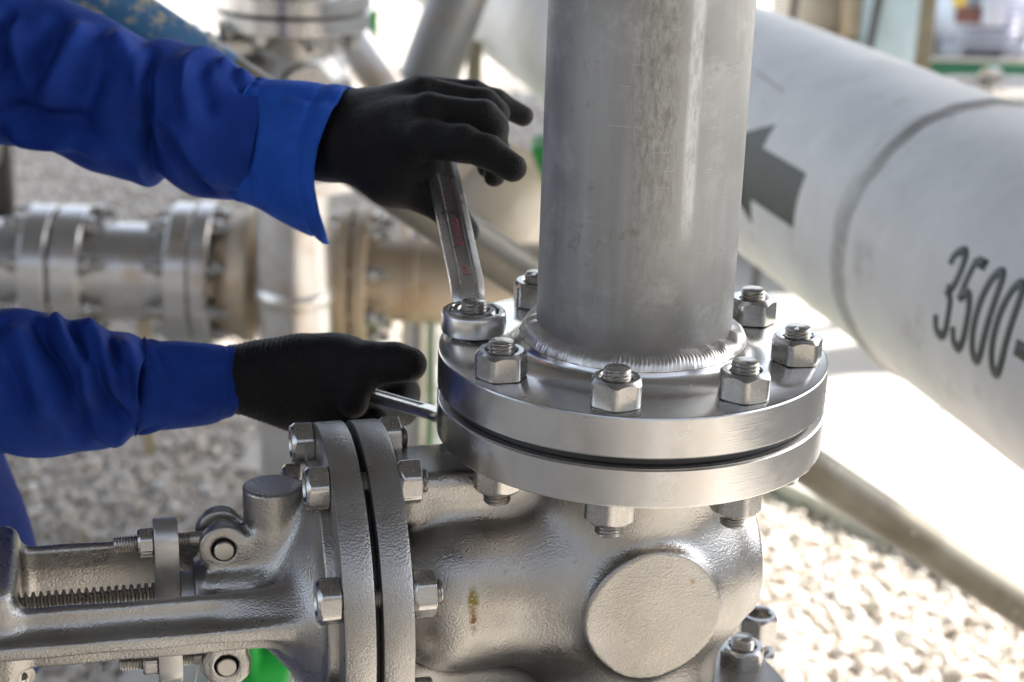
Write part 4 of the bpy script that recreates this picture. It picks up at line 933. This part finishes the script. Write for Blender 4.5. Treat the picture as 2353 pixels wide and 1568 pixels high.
c = at(690, 70, 4.3); bg('frame_post', 'bright green steel bracket far behind the background valve', 'post', [('pole', join(box((c[0], c[1], (c[2]+.05-1.1)/2), (.022, .022, (c[2]+.05+1.1)/2), .003), box((c[0]+.10, c[1], c[2]), (.08, .02, .02), .003), box((c[0]+.175, c[1], c[2]), (.012, .02, .055), .003)), GREEN), ('foot', box((c[0], c[1], -1.094), (.06, .06, .005), .001), GREEN)], [c[0], c[1], -1.1])
c = at(935, 716, 4.6); bg('floor_rail', 'low green rail lying across the sunlit gravel', 'rail', [('bar', box((c[0]+.12, c[1], -1.07), (.30, .02, .016), .003), DKGREEN), ('foot', box((c[0]-.1, c[1], -1.093), (.02, .03, .008), .001), DKGREEN), ('foot', box((c[0]+.3, c[1], -1.093), (.02, .03, .008), .001), DKGREEN)], [c[0], c[1], -1.1])
c = at(2, 366, 5.2); bg('post', 'dark post at the left edge behind the upper sleeve', 'post', [('pole', box((c[0], c[1], (c[2]+.5-1.1)/2), (.028, .028, (c[2]+.5+1.1)/2), .003), BOOT), ('foot', box((c[0], c[1], -1.094), (.07, .07, .005), .001), BOOT)], [c[0], c[1], -1.1])
# machines beyond the white pipe
def motor(c, L, R, mat, fins, name, label, extra):
    P = [('housing', xf(lathe([(0, -L/2), (R*.7, -L/2), (R*.95, -L/2+.03), (R, -L/2+.05), (R, L/2-.06), (R*.95, L/2-.03), (R*.75, L/2), (0, L/2)], 48, caps=False), c, axis=(1, .12, 0)), mat)]
    f_ = [xf(xf(box((0, R+.012, 0), (L/2-.07, .016, .0025), .001), rot=(k*2*PI/fins, 0, 0)), c, rot=None) for k in range(fins)]
    P.append(('cooling_fins', join(*f_), mat)); P.append(('foot', box((c[0]-L*.28, c[1], c[2]-R*.95-.03), (.03, R*.9, .05), .004), mat)); P.append(('foot', box((c[0]+L*.28, c[1], c[2]-R*.95-.03), (.03, R*.9, .05), .004), mat))
    return P+extra
def skid(c, w, z, mat, dy=.22): return ('skid', join(box((c[0], c[1]-dy, z-.03), (w, .035, .03), .004), box((c[0], c[1]+dy, z-.03), (w, .035, .03), .004), box((c[0]-w+.1, c[1], (z-1.1)/2-.03), (.03, .2, (z+1.1)/2-.03), .004), box((c[0]+w-.1, c[1], (z-1.1)/2-.03), (.03, .2, (z+1.1)/2-.03), .004)), mat)
c = at(1935, 22, 5.0)
bg('electric_motor', 'blurred cream finned motor beyond the white pipe', 'motor', motor(c, .36, .13, CREAM, 40, '', '', [('terminal_box', box((c[0]+.0, c[1]-.16, c[2]+.02), (.035, .05, .07), .01), BGRU), skid(c, .45, c[2]-.20, DKGREEN)]), [c[0], c[1], -1.1])
c = at(2062, 10, 4.7)
bg('tank', 'blurred pale blue tank beyond the white pipe', 'tank', [('shell', box((c[0], c[1], c[2]-.02), (.078, .10, .20), .025), PALEB), ('stand', join(*[box((c[0]+sx*.05, c[1]+sy*.06, (c[2]-.2-1.1)/2), (.012, .012, (c[2]-.2+1.1)/2), .002) for sx in (-1, 1) for sy in (-1, 1)]), DKGREEN)], [c[0], c[1], -1.1])
c = at(2128, 60, 4.3)
bg('post', 'olive brown square post between the blue tank and the lilac motor', 'post', [('pole', box((c[0], c[1], (c[2]+.6-1.1)/2), (.0175, .0175, (c[2]+.6+1.1)/2), .003), OLIVE), ('foot', box((c[0], c[1], -1.094), (.06, .06, .005), .001), OLIVE)], [c[0], c[1], -1.1])
for (xa, ya), (xb, yb), lab in (((1836, -60), (1822, 40), 'thin dark strut left of the cream motor'), ((2030, -60), (1998, 110), 'thin dark strut leaning beside the blue tank')):
    a, b = at(xa, ya, 4.6), at(xb, yb, 4.6); d_ = b-a; e_ = a+d_*((-1.095-a[2])/d_[2]) if d_[2] < 0 else b
    bg('strut', lab, 'strut', [('bar', cyl(a, e_, .010, 16), BOOT), ('foot', box((e_[0], e_[1], -1.094), (.05, .05, .005), .001), BOOT)], [*e_[:2], -1.1])
c = at(2250, 22, 4.9)
bg('electric_motor', 'blurred lilac white motor with yellow and red tags on a green skid', 'motor', motor(c, .30, .105, LILAC, 36, '', '', [('terminal_box', box((c[0]-.0, c[1]-.13, c[2]+.03), (.03, .04, .05), .008), LILAC), ('yellow_tag', box((c[0]-.095, c[1]-.155, c[2]+.045), (.016, .006, .018), .004), YELLOW), ('red_tag', box((c[0]-.065, c[1]-.15, c[2]+.005), (.035, .006, .022), .004), RED), ('coupling', xf(lathe([(0, .15), (.06, .15), (.075, .17), (.075, .25), (.05, .27), (0, .27)], 32, caps=False), c, axis=(1, .12, 0)), BGRU), skid(c, .5, c[2]-.125, DKGREEN, .12), ('deck', box((c[0], c[1], c[2]-.117), (.5, .14, .006), .002), BGST)]), [c[0], c[1], -1.1])
c = at(2290, 205, 4.2)
bg('low_pipe', 'short silvery pipe under the green skid at the right edge', 'pipe', [('pipe', cyl(c-np.array([.12, 0, 0]), c+np.array([.6, .1, 0]), .028, 32), BGST), ('leg', cyl(c+np.array([.3, .05, 0]), [c[0]+.3, c[1]+.05, -1.1], .02, 16), OLIVE), ('flange', cyl(c-np.array([.03, .005, 0]), c+np.array([.0, 0, 0]), .05, 32), BGST)], [c[0]+.3, c[1]+.05, -1.1])
# anchor rod with two nuts behind the lower flange
c = at(1742, 1440, 1.30)
bg('anchor_rod', 'dark threaded rod with stacked nuts behind the valve body at its lower right', 'rod', [('rod', xf(thread_mesh(.008, c[2]-.012+1.1, .0045, .001, 24, 4), (c[0], c[1], -1.1)), STUD)]+[('nut', xf(nut_mesh(.0265, .021, .016), (c[0], c[1], c[2]+dz), rot=None), NUT) for dz in (-.010, -.040)]+[('washer', xf(lathe([(.009, 0), (.017, 0), (.017, .004), (.009, .004), (.009, 0)], 40, caps=False), (c[0], c[1], c[2]-.046)), NUT)], [c[0], c[1], -1.1])
# ------------------------------------------------------------------ the shelter added out of view to cast the shade here
sh = empty('shade_shelter', (-.7, 1.2, -1.1)); tag(sh, 'unseen grey sheet roof on columns, added to shade the pipework', 'shade_shelter'); SB = np.array([-.7, 1.2, -1.1])
RX0, RX1, RY0, RY1, RH = -3.6, 3.32, -2.4, 4.35, 2.4
obj('roof', xf(join(box(((RX0+RX1)/2, (RY0+RY1)/2, RH), ((RX1-RX0)/2, (RY1-RY0)/2, .02), .004), *[box((x, (RY0+RY1)/2, RH-.09), (.03, (RY1-RY0)/2-.05, .069), .004) for x in np.linspace(RX0+.1, RX1-.1, 5)]), -SB), ROOFM, sh, sharp=30)
for x in (RX0+.1, RX1-.1):
    for y in (RY0+.15, RY1-.15): obj('column', xf(box((x, y, (RH-.16-1.1)/2), (.07, .07, (RH-.16+1.1)/2), .006), -SB), POSTM, sh, sharp=30)
tag(obj('shade_tank', xf(lathe([(0, 0), (1.15, 0), (1.15, 4.6), (1.10, 4.75), (.6, 4.95), (0, 5.0)], 64, caps=False), (3.35, 6.75, -1.1)), POSTM, sharp=30), 'unseen tall grey tank added beyond the right edge to cast shade', 'tank')  # invented tank, there only for the shadow it throws on the gravel
# ------------------------------------------------------------------ unseen things added behind the photographer to shape reflections in the steel
def sky_block_wall():
    W_ = [box((0, -5.6, .9), (9, .09, 2.0), .01)]+[box((x, -5.49, .9), (.12, .03, 2.0), .005) for x in np.linspace(-8.5, 8.5, 9)]+[box((0, -5.55, 2.94), (9.05, .18, .05), .01)]
    return join(*W_)
tag(obj('sky_block_wall', sky_block_wall(), mat_plain('sky_blocker_dark', (.13, .13, .13), (.19, .185, .175), .8), sharp=30), 'long dark slab added behind the photographer to block sky, seen only in reflections', 'sky_block_wall')  # made up to cut off sky behind the camera and deepen contrast
rk = empty('reflection_rack', (0, -1.9, -1.1)); tag(rk, 'low rack of upright pipes added behind the photographer for streaks in reflections', 'rack')  # invented pipes, placed to put vertical streaks in the steel reflections
for x, y, r, h, m_ in ((-1.35, -1.75, .10, 1.0, BGST), (-.78, -2.0, .06, .9, BGRU), (-.45, -1.75, .045, 1.2, WHITE), (.18, -2.1, .13, 1.05, POSTM), (.62, -1.8, .05, .8, BGST), (.95, -1.95, .08, 1.1, OLIVE), (1.5, -1.8, .12, 1.0, BGRU)):
    obj('pipe', xf(cyl((x, y, -1.1), (x, y, -1.1+h), r, 32, bev=.004), (0, 1.9, 1.1)), m_, rk)
obj('rail', xf(join(box((0, -2.0, -.75), (1.7, .04, .04), .004), box((0, -2.0, -.35), (1.7, .04, .03), .004)), (0, 1.9, 1.1)), POSTM, rk)
# ------------------------------------------------------------------ light
EL, AZ = R_(41), math.atan2(.9, .43)
sd = Vector((math.sin(AZ)*math.cos(EL), math.cos(AZ)*math.cos(EL), math.sin(EL)))
sl = bpy.data.lights.new('sun', 'SUN'); sl.energy = 5.0; sl.angle = R_(.5); sl.color = (1, .955, .89); so = bpy.data.objects.new('sun', sl); COL.objects.link(so)
so.rotation_euler = sd.to_track_quat('Z', 'Y').to_euler(); so.location = sd*30
w = bpy.data.worlds.new('World'); SC.world = w; w.use_nodes = True; nt = w.node_tree
sk = nt.nodes.new('ShaderNodeTexSky'); sk.sky_type = 'NISHITA'; sk.sun_disc = False; sk.sun_elevation = EL; sk.sun_rotation = AZ; sk.air_density = 1.0; sk.dust_density = 2.0
bgn = nt.nodes['Background']; bgn.inputs['Strength'].default_value = .15; hs = nt.nodes.new('ShaderNodeHueSaturation'); hs.inputs['Saturation'].default_value = .55; nt.links.new(sk.outputs[0], hs.inputs['Color']); nt.links.new(hs.outputs[0], bgn.inputs['Color'])
vs = SC.view_settings; vs.view_transform = 'Standard'; vs.look = 'None'; vs.gamma = 1; vs.exposure = 1.68
SC.cycles.use_denoising = True
try: SC.cycles.denoiser = 'OPENIMAGEDENOISE'
except Exception: pass
SC.cycles.max_bounces = 8; SC.cycles.diffuse_bounces = 4; SC.cycles.glossy_bounces = 5; SC.cycles.caustics_reflective = False; SC.cycles.caustics_refractive = False; SC.cycles.sample_clamp_indirect = 6
# everything up so that the ground is z = 0
for o in list(SC.objects):
    if o.parent is None: o.location.z += GROUND
